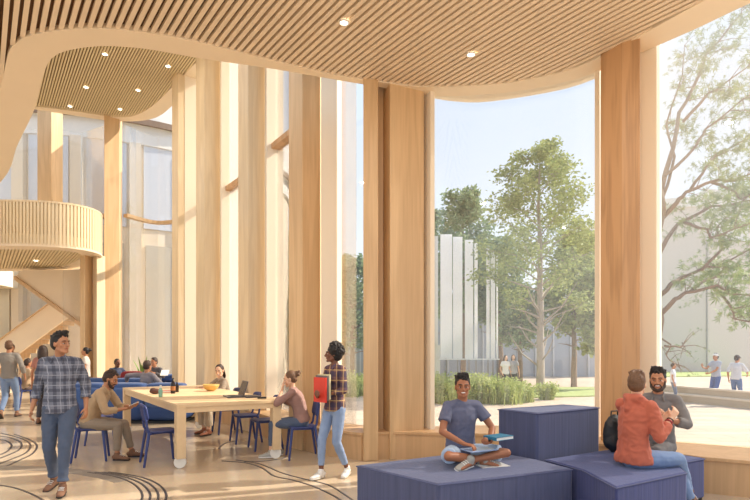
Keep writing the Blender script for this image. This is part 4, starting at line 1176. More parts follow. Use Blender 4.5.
M['strap'] = plain('red_wrist_band', (150, 44, 48), .6)
S, E, W_ = i7['AR'][1]; m = MB()
def ringat(m, a, b, t, r, w):
    c = a.lerp(b, t); d = (b - a).normalized(); m.tube([c - d * w, c + d * w], r, seg=12, caps=False)
ringat(m, E, W_, .82, .036, .008); m.build('wristband', M['strap'], W7, smooth=True)
m = MB(); ringat(m, E, W_, .93, .032, .004); m.build('wristband', M['black'], W7, smooth=True)

# 8 bearded man facing the camera on the window bench
W8, i8 = person('smiling bearded man in a charcoal shirt facing the man in the orange hoodie', (3.07, 5.86, ZA), (-0.46, -0.89),
    P=dict(pel=(0, 0, .115), neck=(0, .06, .64), head=(-4, 0, 4), wr=(.10, .34, .30), wl=(-.06, .33, .42), er=(1, -.3, -.5), el=(-1, -.2, -.8), hr=(-.6, .6, .3), hl=(.5, .4, .8), pr=(-.3, -.6, .6), pl=(.6, -.2, .2), cr=.8, cl=.7,
           ar=(.16, .30, -.36), al=(.02, .30, -.36), kr=(.1, .6, .6), kl=(.2, .6, .6)),
    smile=True, beard='dark', top=dict(mat=cloth('charcoal_shirt', (126, 122, 120)), hem=-.10, sleeve=.72, cuff=True, collar=True), bottom=dict(mat=cloth('charcoal_trousers', (112, 108, 108)), len=.94, name='trousers'),
    shoes=(M['shoe_br'], M['sole_d']), skin='tan', hair=('quiff', 'black'), H=1.78)

# ---- background people
def bg(label, loc, facing, P=None, c=(200, 200, 200), pants=(90, 110, 150), skin='tan', hair=('short', 'dark'), H=1.72, fem=False, grp=None, sleeve=.3, blen=.93, shoe=None, lod=2, hem=-.10, hat=None, bn='trousers', flare=0):
    return person(label, loc, facing, P=P, top=dict(mat=cloth('top_cloth', c), sleeve=sleeve, hem=hem), bottom=dict(mat=cloth('leg_cloth', pants), len=blen, name=bn, flare=flare),
                  shoes=(shoe or M['shoe_br'], M['sole_d']), skin=skin, hair=hair, H=H, fem=fem, group=grp, lod=lod, hat=hat)
q = fl(9, 418)
bg('man in a grey long-sleeved top and light jeans walking away at the far left', (q.x, q.y, 0), (-.25, 1), P=dict(ar=(.10, .16, .09), al=(-.09, -.20, .14), fl=(-.1, .8, -.6), wr=(.30, .05, .95), wl=(-.30, 0, .95)), c=(150, 142, 132), pants=(128, 150, 184), hair=('short', 'brown'), sleeve=.85, lod=1, H=1.76, bn='jeans')
bg('person in a beige top seated far back beside the grey-topped man', (-9.43, 14.6, 0), (.6, .8), P=dict(sit_legs, neck=(0, .03, 1.07), wr=(.2, .3, .75), wl=(-.2, .3, .75)), c=(190, 162, 130), pants=(110, 90, 80), H=1.7)
q = fl(43, 424)
bg('long-haired woman half hidden behind the man in the plaid shirt', (q.x, q.y, 0), (-.1, 1), P=dict(), c=(176, 120, 104), pants=(70, 66, 70), hair=('long', 'dark'), fem=True, H=1.66, lod=1)
q = fl(84, 408)
bg('woman with dark tied hair in a pale top standing behind the plaid-shirted man', (q.x + .05, q.y, 0), (-.9, -.3), P=dict(wr=(.15, .28, 1.0)), c=(206, 194, 182), pants=(80, 80, 96), hair=('bun', 'black'), fem=True, H=1.62)
q = at(12, 352, 17.6)
bg('distant person in a brown top standing near the staircase foot', (q.x, 17.6, 0), (.3, -1), c=(150, 128, 110), pants=(90, 90, 100), H=1.72)
sitP = dict(sit_legs, neck=(0, .08, 1.05))
q = at(121, 360, 15.7)
bg('man in a navy jacket seated behind the red bench', (q.x, 15.35, 0), (.8, -.5), P=dict(sitP, wr=(.2, .3, .8), wl=(-.2, .3, .8), head=(0, -10, 0)), c=(66, 74, 98), pants=(60, 64, 80), skin='dark', hair=('bald', 'black'), H=1.72, sleeve=.9, lod=1)
q = at(152, 370, 12.2)
bg('person in a grey jumper lounging on the blue sofa, seen from behind', (q.x, 11.95, 0), (.35, .9), P=dict(pel=(0, -.02, .58), neck=(0.05, -.06, 1.08), wl=(-.52, -.10, .88), el=(-.6, -1, .3), wr=(.25, .3, .8), ar=(.12, .42, .2), al=(-.12, .42, .2), kr=(0, .3, 1), kl=(0, .3, 1)), c=(140, 134, 138), pants=(80, 84, 100), skin='tan', hair=('short', 'dark'), H=1.70, sleeve=.9, lod=1)
q = at(158, 372, 15.05)
bg('man in a charcoal jacket facing the lounging person, holding papers', (-6.1, 15.05, 0), (-.1, -1), P=dict(sitP, wr=(.12, .36, .92), wl=(-.12, .36, .92), er=(1, -.4, -.6), el=(-1, -.4, -.6), head=(-10, -8, 0), pr=(0, 0, 1), pl=(0, 0, 1)), c=(92, 88, 90), pants=(70, 70, 84), hair=('short', 'dark'), H=1.76, sleeve=.9, lod=1)
# outdoors
q = at(505.5, 400, 22.5); bg('long-haired woman in a white t-shirt walking outside, left of the pair', (q.x, 22.5, -.35), (.3, -.9), P=dict(wr=(.24, .12, .95), ar=(.08, .1, .09)), c=(240, 238, 236), pants=(44, 44, 52), hair=('long', 'dark'), fem=True, H=1.66, skin='fair', grp='pair of women walking outside')
q = at(514, 400, 22.5); bg('woman in a grey t-shirt with hand at waist walking outside, right of the pair', (q.x, 22.6, -.35), (-.3, -.9), P=dict(wr=(.10, .26, 1.05), al=(-.08, .12, .09)), c=(176, 176, 182), pants=(60, 66, 60), hair=('long', 'dark'), fem=True, H=1.68, skin='fair', grp='pair of women walking outside')
cap = plain('pale_cap', (226, 222, 218), .7)
q = at(716, 360, 19.2); bg('man in a white cap and grey polo pointing, standing behind the stone bench', (q.x, 19.2, -.35), (-.95, -.25), P=dict(wr=(.16, .42, 1.26), er=(.4, -.1, -1), hr=(0, .4, 1), wl=(.05, .26, 1.04), el=(-.8, -.4, -.4), hl=(1, .2, 0), head=(0, 8, 0)), c=(176, 184, 202), pants=(70, 100, 160), hat=cap, H=1.76, hair=('short', 'dark'), lod=1, hem=-.06)
q = at(737, 360, 18.3); bg('person in a loose pale shirt and dark visor turned away beside the stone bench', (q.x, 18.35, -.35), (.75, .5), P=dict(wr=(.2, .38, 1.06), er=(.8, -.6, -.5), neck=(0, .06, 1.46), head=(-10, -6, 0)), c=(206, 208, 216), pants=(84, 112, 160), hair=('short', 'dark'), H=1.72, lod=1, hem=-.12, sleeve=.5, hat=plain('dark_visor', (70, 52, 50), .7))
q = at(673, 370, 18.9); bg('dark-haired child in a white shirt behind the bearded man, outside', (q.x, 18.9, -.35), (.7, -.4), P=dict(), c=(226, 228, 234), pants=(120, 130, 150), hair=('short', 'dark'), H=1.42, lod=1)

# things they hold, and the backpack
q = r_.matrix_basis @ Vector((0.0, .57, .80)) if False else Vector((0, 0, 0))
bpy.context.view_layer.update()
q = localpt(r_, (0.0, .60, .80)); o = MB(); o.box((0, 0, 0), (.15, .10, .008)); o = o.build('paper_pad', M['white']); o.location = q; o.rotation_euler = (radians(25), 0, r_.rotation_euler.z); tag(o, 'small white pad in the hands of the man in the tan shirt', 'notepad')
q = at(164, 374, 14.55); o = MB(); o.box((0, 0, 0), (.20, .28, .01)); o = o.build('paper_sheets', M['white']); o.location = V(q.x, 14.6, .93); o.rotation_euler = (radians(30), 0, .2); tag(o, 'white papers held by the man in the charcoal jacket', 'paper')
M['pack'] = plain('black_nylon', (46, 48, 50), .6, var=.2, scale=12, bump=.3)
p0 = fl(611, 452, ZA)
e = empty('backpack', (2.66, 6.00, ZA), .5, 'black backpack standing between the tall blue block and the hoodie man', 'bag')
m = MB(); m.ell((0, 0, .20), (.15, .09, .21)); m.ell((0, -.02, .12), (.16, .10, .12)); m.solid('bag_body', M['pack'], e, .009, 4, wrinkle=.008, wfreq=(12, 12, 6))
m = MB(); m.tube([(-.06, 0, .38), (-.05, 0, .45), (.05, 0, .45), (.06, 0, .38)], .009, seg=8); m.build('carry_handle', M['pack'], e, smooth=True)
for sx in (-1, 1):
    m = MB(); m.tube([(sx * .06, -.08, .38), (sx * .085, -.125, .30), (sx * .09, -.13, .14), (sx * .07, -.10, .04)], [(.018, .006)] * 4, side=(1, 0, 0), seg=8); m.build('strap', M['pack'], e, smooth=True)
# ---------------------------------------------------------------- outdoors
ZG = -0.35
M['pave'] = plain('pale_stone_paving', (216, 200, 180), 0.8, var=0.05, scale=1.5)
def paving():
    m, nt, b = newmat('plaza_paving')
    tc = N(nt, 'ShaderNodeTexCoord')
    br = N(nt, 'ShaderNodeTexBrick', i_Scale=1.0); br.inputs['Color1'].default_value = lin((196, 176, 156)); br.inputs['Color2'].default_value = lin((208, 190, 170)); br.inputs['Mortar'].default_value = lin((172, 154, 134))
    br.inputs['Mortar Size'].default_value = 0.012; br.inputs['Brick Width'].default_value = 1.2; br.inputs['Row Height'].default_value = 0.45
    nt.links.new(tc.outputs['Object'], br.inputs['Vector']); nt.links.new(br.outputs['Color'], b.inputs['Base Color'])
    b.inputs['Roughness'].default_value = 0.85
    return m
m = MB(); m.box((10, 60, ZG - 0.15), (260, 240, 0.3)); struct(m.build('ground', paving()))
M['grass'] = plain('lawn_grass', (166, 180, 112), 0.9, var=0.25, scale=3.0, bump=0.4, bscale=30)
def lawn(poly, label):
    m = MB(); m.prism(poly, ZG - 0.02, ZG + 0.05); o = m.build('lawn', M['grass']); tag(o, label, 'grass', 'strips of lawn'); o['kind'] = 'stuff'; return o
def g(px, py): return tuple(fl(px, py, ZG))[:2]
lawn([g(380, 402.5), g(470, 399.5), g(560, 397.5), g(600, 396.5), g(600, 388), g(380, 388)], 'sunlit lawn strip behind the bushes outside the big curved window')
lawn([g(640, 377.5), g(760, 376), g(760, 372.2), g(640, 372.2)], 'thin green lawn strip at the foot of the grey building on the right')
lawn([g(330, 392), g(372, 391), g(372, 376), g(330, 376)], 'green lawn outside the narrow window beside the standing woman')

# grey buildings
M['bld'] = plain('pale_grey_render', (214, 206, 196), 0.8, var=0.03)
M['bld2'] = plain('light_render', (228, 226, 222), 0.8, var=0.03)
M['bldg'] = plain('grey_glazed_facade', (168, 176, 188), 0.35, var=0.05)
M['bldm'] = plain('facade_mullion', (200, 204, 210), 0.5)
def building(name, poly, h, mat, label, z0=ZG): 
    m = MB(); m.prism(poly, z0, h); o = m.build(name, mat); return tag(o, label, 'building')
a = at(630, 250, 46); b = at(706, 250, 44); c = at(712, 250, 40); d = at(775, 250, 46)
e = empty('grey_building', (a.x, 46, ZG), 0, 'large plain grey building with a stepped roof beyond the right window', 'building')
def child_prism(nm, poly, z0, z1, mat, e):
    m = MB(); m.prism([(p[0] - e.location.x, p[1] - e.location.y) for p in poly], z0 - e.location.z, z1 - e.location.z); return m.build(nm, mat, e)
child_prism('low_wing', [(a.x, 46), (b.x, 44), (b.x, 58), (a.x, 58)], ZG, 13.2, M['bld'], e)
child_prism('roof_band', [(a.x - .1, 45.8), (b.x + .04, 43.8), (b.x + .04, 58.1), (a.x, 58.1)], 13.2, 14.0, M['bld2'], e)
child_prism('tall_wing', [(b.x + .05, 44), (b.x + 12, 47), (b.x + 12, 58), (b.x + .05, 58)], ZG, 14.6, M['bld2'], e)
child_prism('lower_wall', [(b.x + .06, 43.8), (b.x + 12, 46.8), (b.x + 12, 46.99), (b.x + .06, 43.99)], ZG, 10.4, M['bld'], e)
# long glazed facade behind the trees
e = empty('glazed_building', (0, 37, ZG), 0, 'long low grey glazed building behind the trees in the middle window', 'building')
m = MB(); m.box((4, 3, 2.7), (28, 6, 5.4)); m.build('facade', M['bldg'], e)
m = MB()
for k in range(23): m.box((-9.4 + k * 1.2, -0.06, 2.7), (0.10, 0.16, 5.4))
m.build('mullions', M['bldm'], e)
m = MB(); m.box((4, 2.9, 5.5), (28.4, 6.4, 0.35)); m.build('roof_edge', M['bld2'], e)
# white wing with rendered blocks at the left side of the middle window
e = empty('white_wing', (1.9, 24, ZG), 0, 'pale stepped building corner at the left edge of the middle window', 'building')
p0 = at(426, 300, 24); 
for (x0, x1, y0, y1) in ((424, 438, 236, 316), (428, 438, 316, 345)):
    a = at(x0, y1, 26); b = at(x1, y0, 26)
    m = MB(); m.box(((a.x + b.x) / 2 - 1.9, 2.4, (a.z + b.z) / 2 - ZG), (b.x - a.x, 0.8, b.z - a.z)); m.build('facade_block', M['bld2'], e)
m = MB(); a = at(426, 345, 26); m.box((a.x + 0.35 - 1.9, 2.5, (a.z - ZG) / 2), (0.7, 0.6, a.z - ZG)); m.build('pier', M['bld2'], e)
# column reflections in the glass, built as white upright strips
M['reflection_strip'] = plain('reflection_white', (250, 250, 250), 0.45)
_nt = M['reflection_strip'].node_tree; _b = _nt.nodes['Principled BSDF']; _t = N(_nt, 'ShaderNodeBsdfTranslucent'); _t.inputs[0].default_value = (.95, .96, 1, 1)
_m = N(_nt, 'ShaderNodeMixShader'); _m.inputs[0].default_value = .5; _o = [n for n in _nt.nodes if n.type == 'OUTPUT_MATERIAL'][0]
_nt.links.new(_b.outputs[0], _m.inputs[1]); _nt.links.new(_t.outputs[0], _m.inputs[2]); _nt.links.new(_m.outputs[0], _o.inputs[0])
FY = 24.0
e = empty('column_reflections', (at(470, 358, FY).x, FY, ZG), 0, 'tall white upright strips standing in for column reflections in the glass', 'screen')
for (x0, x1, yt) in ((440.5, 452, 234.5), (453, 462.3, 237), (465, 473, 240), (474.5, 477.5, 243), (486.5, 489.5, 248.5), (490.8, 495, 251), (496.6, 497.8, 256)):
    a = at(x0, 358.5, FY); b = at(x1, yt, FY)
    m = MB(); m.box(((a.x + b.x) / 2 - e.location.x, 0, (a.z + b.z) / 2 - ZG), (b.x - a.x, 0.10, b.z - a.z)); f = m.build('reflection_strip', M['reflection_strip'], e, bevel=0.01)
    m = MB(); m.box(((a.x + b.x) / 2 - e.location.x, 0, (a.z - ZG) / 2), (0.05, 0.05, a.z - ZG)); m.build('post', M['metal'], f)  # added post to hold the reflection strip up
a = at(439, 358.5, FY); b = at(499, 358.5, FY)
m = MB(); m.box(((a.x + b.x) / 2 - e.location.x, 0, a.z - ZG - 0.03), (b.x - a.x, 0.3, 0.05)); m.build('added_rail', M['reflection_strip'], e)  # added rail under the reflection strips

# stepped stone bench
M['stone'] = plain('pale_concrete', (188, 172, 152), 0.85, var=0.06, scale=3)
M['stone_t'] = plain('bench_top_stone', (222, 208, 190), 0.8, var=0.04, scale=3)
def rowp(pts, z): return [tuple(fl(px, py, z))[:2] for px, py in pts]
e = empty('stone_bench', (fl(700, 405, ZG).x, fl(700, 405, ZG).y, ZG), 0, 'two-tier pale stone bench wall outside the right window', 'bench')
f0 = rowp([(652, 399), (700, 403.5), (775, 412)], ZG); dd = Vector((0.0, 0.75))
def stp(P, d0, d1): return [(p[0], p[1] + d0) for p in P], [(p[0], p[1] + d1) for p in P]
def tier(P, Q, z0, z1, nm, mat):
    m = MB(); L = e.location
    m.strip([(p[0] - L.x, p[1] - L.y) for p in P], [(p[0] - L.x, p[1] - L.y) for p in Q], z0 - L.z, z1 - L.z); return m.build(nm, mat, e)
P, Q = stp(f0, 0, 1.5); tier(P, Q, ZG, -0.12, 'lower_step', M['stone'])
P, Q = stp(f0, -0.03, 1.5); tier(P, Q, -0.12, -0.07, 'lower_coping', M['stone_t'])
P, Q = stp(f0, 0.85, 1.5); tier(P, Q, -0.07, 0.14, 'upper_step', M['stone'])
P, Q = stp(f0, 0.82, 1.55); tier(P, Q, 0.14, 0.19, 'upper_coping', M['stone_t'])

# ---------------------------------------------------------------- plants
def leafmat(name, c1, c2):
    m, nt, b = newmat(name)
    oi = N(nt, 'ShaderNodeNewGeometry')
    mx = N(nt, 'ShaderNodeMix', data_type='RGBA'); mx.inputs[6].default_value = lin(c1); mx.inputs[7].default_value = lin(c2)
    nt.links.new(oi.outputs['Random Per Island'], mx.inputs[0]); nt.links.new(mx.outputs[2], b.inputs['Base Color'])
    b.inputs['Roughness'].default_value = 0.6
    tl = N(nt, 'ShaderNodeBsdfTranslucent'); nt.links.new(mx.outputs[2], tl.inputs[0])
    ms = N(nt, 'ShaderNodeMixShader'); ms.inputs[0].default_value = 0.35
    out = [n for n in nt.nodes if n.type == 'OUTPUT_MATERIAL'][0]
    nt.links.new(b.outputs[0], ms.inputs[1]); nt.links.new(tl.outputs[0], ms.inputs[2]); nt.links.new(ms.outputs[0], out.inputs[0])
    return m
M['leaf_a'] = leafmat('fresh_green_leaf', (128, 144, 84), (186, 196, 128))
M['leaf_b'] = leafmat('deep_green_leaf', (124, 148, 110), (168, 184, 140))
M['leaf_m'] = leafmat('maple_leaf', (104, 126, 76), (164, 178, 118))
M['leaf_c'] = leafmat('shrub_leaf', (150, 170, 96), (204, 212, 138))
M['bark'] = plain('grey_bark', (168, 158, 146), 0.9, var=0.2, scale=9, bump=0.4, bscale=20)
M['bark_d'] = plain('brown_bark', (140, 120, 104), 0.9, var=0.2, scale=9, bump=0.4, bscale=20)
def leaf_quads(m, c, R, n, size, rnd, flat=0.9, star=False):
    for _ in range(n):
        d = V(rnd.gauss(0, 1), rnd.gauss(0, 1), rnd.gauss(0, 1)); d = d.normalized() * (rnd.random() ** 0.5) * R; d.z *= flat
        p = c + d; s = size * rnd.uniform(0.6, 1.3)
        a = V(rnd.gauss(0, 1), rnd.gauss(0, 1), rnd.gauss(0, .6)).normalized(); b = a.cross(V(rnd.gauss(0, 1), rnd.gauss(0, 1), rnd.gauss(0, 1))).normalized()
        if not star:
            q = a.cross(b) * s * 0.12
            m.add([p - a * s * .5, p + b * s * .28 + q, p + a * s * .5, p - b * s * .28 + q], [(0, 1, 2), (0, 2, 3)])
        else:
            # palmate leaf of five lobes, drooping
            vs = [p]; k5 = 5; 
            for k in range(k5):
                th = (k / (k5 - 1) - 0.5) * 2.6
                L = s * (1.0 - 0.28 * abs(k - 2) / 1.0 * 0.6)
                for o_, l in ((-0.20, 0.42), (0, 1.0), (0.20, 0.42)):
                    vs.append(p + (a * cos(th + o_) + b * sin(th + o_)) * L * l - V(0, 0, 0.12 * L * l))
            fs = []
            for k in range(k5): fs.append((0, 1 + 3 * k, 2 + 3 * k, 3 + 3 * k))
            m.add(vs, fs)
def grow(mt, tips, p, d, L, r, depth, rnd, spread=0.6, up=0.15, kids_=(2, 3)):
    q = p; pts = [p]; rad = [r]; dd = d.normalized()
    for k in range(3):
        dd = (dd + V(rnd.gauss(0, .10), rnd.gauss(0, .10), rnd.gauss(0, .08) + up * 0.2)).normalized(); q = q + dd * L / 3
        pts.append(q); rad.append(r * (1 - 0.16 * (k + 1)))
        if depth <= 1: tips.append(q.copy())
    mt.tube(pts, rad, seg=6 if depth < 3 else 8)
    if depth == 0: tips.append(q); return
    for k in range(rnd.randint(*kids_)):
        nd = (dd + V(rnd.gauss(0, spread), rnd.gauss(0, spread), rnd.gauss(0, spread) * .6 + up)).normalized()
        grow(mt, tips, pts[rnd.choice([2, 3, 3])], nd, L * rnd.uniform(.6, .85), rad[-1] * .75, depth - 1, rnd, spread, up, kids_)
def tree(x, y, h, label, leaf, bark, crown, nleaf, lsize, rnd, r0=0.12, lean=(0, 0), bare=0.35, name='tree', grp=None, cl=0.55, first=None, up=0.12, low=0):
    """crown: list of (z fraction, radius) giving the silhouette; trunk rises to the top, branches leave it all the way"""
    e = empty(name, (x, y, ZG), rnd.uniform(0, 6.28) if first is None else first, label, 'tree', grp)
    mt = MB(); pts = []; rad = []
    n = 9
    for i in range(n + 1):
        t = i / n; pts.append(V(lean[0] * t + rnd.gauss(0, .02) * h * .1, lean[1] * t + rnd.gauss(0, .02) * h * .1, h * 0.94 * t)); rad.append(r0 * (1 - t) ** .8 + 0.015)
    pts[0] = V(0, 0, 0)
    mt.tube(pts, rad, seg=10)
    def R(z):
        for (a, ra), (b, rb) in zip(crown, crown[1:]):
            if a <= z <= b: return ra + (rb - ra) * (z - a) / (b - a)
        return 0.1
    tips = []
    nb = int(22 + h * 1.5)
    for k in range(nb):
        t = bare + (0.96 - bare) * (k + rnd.random() * .6) / nb
        i = min(n - 1, int(t / 0.94 * n)) if t < .94 else n - 1; f = min(1, t / .94 * n - i); p = pts[i].lerp(pts[i + 1], f)
        th = k * 2.4 + rnd.uniform(-.4, .4); L = R(t) * rnd.uniform(.75, 1.05); el = rnd.uniform(0.25, 0.65)
        d = V(cos(th) * cos(el), sin(th) * cos(el), sin(el))
        p1 = p + d * L * .5; p2 = p + V(cos(th) * L, sin(th) * L, sin(el) * L * 0.8)
        mt.tube([p, p1, p2], [0.012 + r0 * .32 * (1 - t), 0.010 + r0 * .18 * (1 - t), 0.008], seg=6)
        for j in range(4):
            tt = rnd.uniform(.3, 1); q = (p1.lerp(p2, (tt - .5) * 2) if tt > .5 else p.lerp(p1, tt * 2))
            q2 = q + V(rnd.gauss(0, .3), rnd.gauss(0, .3), rnd.uniform(0, .4)) * L * .45
            mt.tube([q, q2], [0.010, 0.006], seg=5); 
            if t > bare + 0.10 * rnd.random() + .04: tips.append((q2, L)); 
            if tt > .6 and t > bare + .08: tips.append((q, L))
        tips.append((p2, L)) if t > bare + .08 else None
    for k in range(low):
        t = .10 + .24 * (k + rnd.random() * .5) / low; i = int(t / .94 * n); p = pts[i].lerp(pts[i + 1], t / .94 * n - i); th = k * 2.2; L = rnd.uniform(1.0, 1.9)
        p1 = p + V(cos(th) * .45, sin(th) * .45, .35) * L; p2 = p1 + V(cos(th) * .35, sin(th) * .35, .55) * L; mt.tube([p, p1, p2], [.05, .032, .012], seg=6)
        q1 = p1 + V(cos(th + 1) * .3, sin(th + 1) * .3, .3) * L; mt.tube([p1, q1], [.022, .008], seg=5)
    mt.build('trunk', bark, e, smooth=True, fix=False)
    ml = MB(); per = max(1, nleaf // max(1, len(tips)))
    for q, L in tips: leaf_quads(ml, q, cl * (0.5 + 0.5 * min(1, L / 1.5)), per, lsize, rnd)
    ml.build('foliage', leaf, e, fix=False)
    return e
rnd = random.Random(11)
p = fl(540, 396, ZG)
tree(p.x, p.y, 10.5, 'tall slender tree with a pale trunk in the centre of the big curved window', M['leaf_a'], M['bark'],
     [(0, .1), (.22, 1.7), (.42, 2.75), (.62, 2.35), (.8, 1.5), (.92, .9), (1, .3)], 13000, 0.16, rnd, r0=0.16, bare=.24, cl=0.55, low=10)
def far(px, py_top, Y, wpx, label, leaf, nl=4000, bare=.3, size=.26, r0=.14, shape=None):
    q = at(px, py_top, Y); h = q.z - ZG; w = wpx / F_PX * Y / 2
    tree(q.x, Y, h, label, leaf, M['bark_d'], shape or [(0, .1 * w), (bare, .6 * w), (.5, w), (.75, .85 * w), (.92, .5 * w), (1, .15 * w)], nl, size, rnd, r0=r0, bare=bare, cl=0.12 * w + .45, grp='trees in the park outside')
far(463, 186, 29, 64, 'dark green tree left of the tall slender tree, behind the white reflection strips', M['leaf_b'], 7000, .28)
far(432, 206, 32, 34, 'narrow green tree at the left edge of the big curved window', M['leaf_b'], 3500, .25)
far(500, 236, 30, 60, 'round green tree between the white reflection strips and the tall slender tree', M['leaf_b'], 6500, .25)
far(520, 285, 27, 44, 'low green tree behind the two women walking outside', M['leaf_b'], 4000, .3)
far(574, 232, 27, 62, 'leafy tree right of the tall slender tree', M['leaf_a'], 6500, .25)
far(598, 270, 25, 40, 'yellowish green tree beside the broad timber column, low in the big window', M['leaf_a'], 3500, .2)
far(352, 256, 30, 50, 'dense green tree seen through the narrow window beside the standing woman', M['leaf_b'], 5500, .2)
far(333, 262, 33, 40, 'green tree partly hidden by the cream window reveal behind the standing woman', M['leaf_b'], 3000, .2)
far(286, 230, 34, 46, 'green tree glimpsed through the slot right of the seated woman with a bun', M['leaf_b'], 4500, .15)
# big branching maple at the right
TY = 11.6
tp0 = at(654, 348, TY)
e = empty('maple_tree', (tp0.x, TY, ZG), 0, 'large maple with long spreading branches outside the right window', 'tree')
mt = MB(); O = e.location.copy()
def bp(L, r0, r1, jit=0.0, dy=0.0):
    pts = [at(px, py, TY + dy * i / (len(L) - 1)) - O for i, (px, py) in enumerate(L)]
    pts = [p + V(0, 0.25 * sin(3 * i + r0 * 50), 0) * (1 if i else 0) for i, p in enumerate(pts)]
    out = []
    for i in range(len(pts) - 1):
        for k in range(3): out.append(pts[i].lerp(pts[i + 1], k / 3) + V(rnd.gauss(0, .012), 0, rnd.gauss(0, .012)))
    out.append(pts[-1])
    n = len(out); mt.tube(out, [r0 + (r1 - r0) * i / (n - 1) for i in range(n)], seg=7); return out
bp([(656, 440), (656, 380), (655, 320), (655, 260), (657, 215), (664, 170)], .11, .07)
BR = [[(656, 318), (672, 300), (690, 292), (712, 286), (735, 292), (765, 300)],
      [(655, 300), (668, 285), (684, 278), (702, 268), (722, 266), (745, 250), (770, 240)],
      [(655, 262), (664, 240), (682, 222), (706, 208), (734, 203), (765, 200)],
      [(656, 225), (672, 205), (690, 190), (712, 182), (740, 178), (768, 165)],
      [(661, 190), (670, 150), (684, 110), (694, 80), (712, 50), (735, 20), (750, 0)],
      [(664, 178), (690, 150), (712, 125), (735, 105), (765, 85)],
      [(684, 120), (700, 100), (722, 84), (755, 62)],
      [(662, 200), (668, 160), (672, 120), (676, 80), (690, 40)],
      [(702, 270), (716, 250), (724, 225), (735, 205)],
      [(712, 286), (722, 305), (742, 318), (765, 328)],
      [(690, 292), (700, 280), (730, 274), (760, 276)],
      [(656, 335), (666, 345), (672, 356), (676, 368)], [(664, 345), (676, 347), (690, 346)],
      [(690, 190), (700, 170), (722, 150), (752, 138)],
      [(712, 182), (726, 194), (748, 196), (766, 190)],
      [(682, 222), (700, 232), (718, 235), (738, 228)]]
tips = []
for i, L in enumerate(BR):
    thin = i in (11, 12)
    o_ = bp(L, .022 if thin else (.055 if i < 5 else .035), .008, dy=(-1.2 if i % 3 == 0 else (1.4 if i % 3 == 1 else 0.2)))
    for k, q in enumerate(o_):
        if k < len(o_) * .35: continue
        for _ in range(2):
            t2 = q + V(rnd.uniform(-.1, .5), rnd.uniform(-.5, .5), rnd.uniform(-.25, .35))
            mt.tube([q, q.lerp(t2, .5) + V(0, 0, .04), t2], [.010, .007, .004], seg=4)
            px = 375 + F_PX * (t2.x + O.x) / (t2.y + O.y)
            tips.append((t2, thin))
mt.build('trunk', M['bark_d'], e, smooth=True, fix=False)
ml = MB()
for t2, thin in tips: leaf_quads(ml, t2, .30 if not thin else .2, 14 if not thin else 4, .145 if not thin else .07, rnd, flat=.4, star=True)
# a second crown layer behind
for _ in range(130):
    q = at(rnd.uniform(690, 790), rnd.choice([rnd.uniform(20, 150), rnd.uniform(140, 310)]), TY + rnd.uniform(0.5, 2.5)) - O
    leaf_quads(ml, q, .38, 13, .12, rnd, flat=.5, star=True)
ml.build('foliage', M['leaf_m'], e, fix=False)

# grassy shrubs in front of the park
def shrub(px, w, h, label, Y):
    q = at(px, 400, Y)
    e = empty('ornamental_grass', (q.x, Y, ZG), 0, label, 'shrub', 'grassy shrubs outside the big window')
    m = MB(); W = w / F_PX * Y / 2
    for _ in range(520):
        bx_, by_ = rnd.gauss(0, .42) * W, rnd.gauss(0, .3) * W
        th = rnd.uniform(0, 6.28); L = h * rnd.uniform(.45, 1.25) * (1 - .3 * abs(bx_) / max(W, .1)); out = rnd.uniform(.1, .7) * L
        c = V(bx_, by_, 0); s = V(-sin(th), cos(th), 0) * .018
        p1 = c + V(cos(th) * out * .35, sin(th) * out * .35, L * .6); p2 = c + V(cos(th) * out, sin(th) * out, L)
        m.add([c - s, c + s, p1 + s * .8, p1 - s * .8, p2], [(0, 1, 2, 3), (3, 2, 4)])
        for tt in (.5, .75, .95):
            q1 = c.lerp(p2, tt); leaf_quads(m, q1, .06, 1, .11, rnd)
    m.build('blades', M['leaf_c'], e, fix=False)
for k, (px, w, h, Y, t) in enumerate(((436, 40, .95, 19.5, 'leftmost pale green grassy shrub outside the big window'), (454, 36, .8, 18.9, 'low pale green shrub directly left of the smiling man'),
        (480, 44, .95, 19.3, 'pale green grassy shrub directly right of the smiling man'), (500, 42, .85, 19.0, 'pale green shrub in front of the two women outside'),
        (518, 34, .7, 19.6, 'rightmost low shrub near the two women outside'), (466, 40, .9, 20.0, 'pale green shrub behind the smiling man'), (547, 14, .55, 20.4, 'tiny shrub at the foot of the tall slender tree'))):
    shrub(px, w, h, t, Y)
shrub(350, 50, .9, 'pale green hedge plant outside the narrow window beside the standing woman', 22)

# neighbouring curved wing seen through the far left glass
M['drum'] = plain('cream_facade', (226, 212, 190), 0.7, var=0.03)
M['drumw'] = plain('facade_window_glass', (206, 210, 218), 0.15, 0.15)
cx, cy, rr = -14.5, 31.0, 9.4
e = empty('curved_wing', (cx, cy, ZG), 0, 'curved cream wing of the building with tall windows beyond the far glass', 'building')
def arc(r, a0, a1, n=40): return [(r * cos(radians(a0 + (a1 - a0) * k / n)), r * sin(radians(a0 + (a1 - a0) * k / n))) for k in range(n + 1)]
m = MB(); m.strip(arc(rr, 180, 370), arc(rr - .4, 180, 370), 0, 10.5); m.build('facade', M['drum'], e)
m = MB(); m.strip(arc(rr + .35, 180, 370), arc(rr - .5, 180, 370), 11.3, 13.4); m.strip(arc(rr + .15, 180, 370), arc(rr - .5, 180, 370), 10.5, 11.3); m.build('cornice', M['bld2'], e)
m = MB(); m.strip(arc(rr + .42, 180, 370), arc(rr + .30, 180, 370), 11.25, 11.5); m.build('cornice_line', M['bark_d'], e)
for k in range(12):
    a = 196 + k * 13.0
    m = MB(); m.strip(arc(rr + .06, a, a + 9.0, 5), arc(rr + .01, a, a + 9.0, 5), 7.0, 10.6); m.build('window_pane', M['drumw'], e)
m = MB()
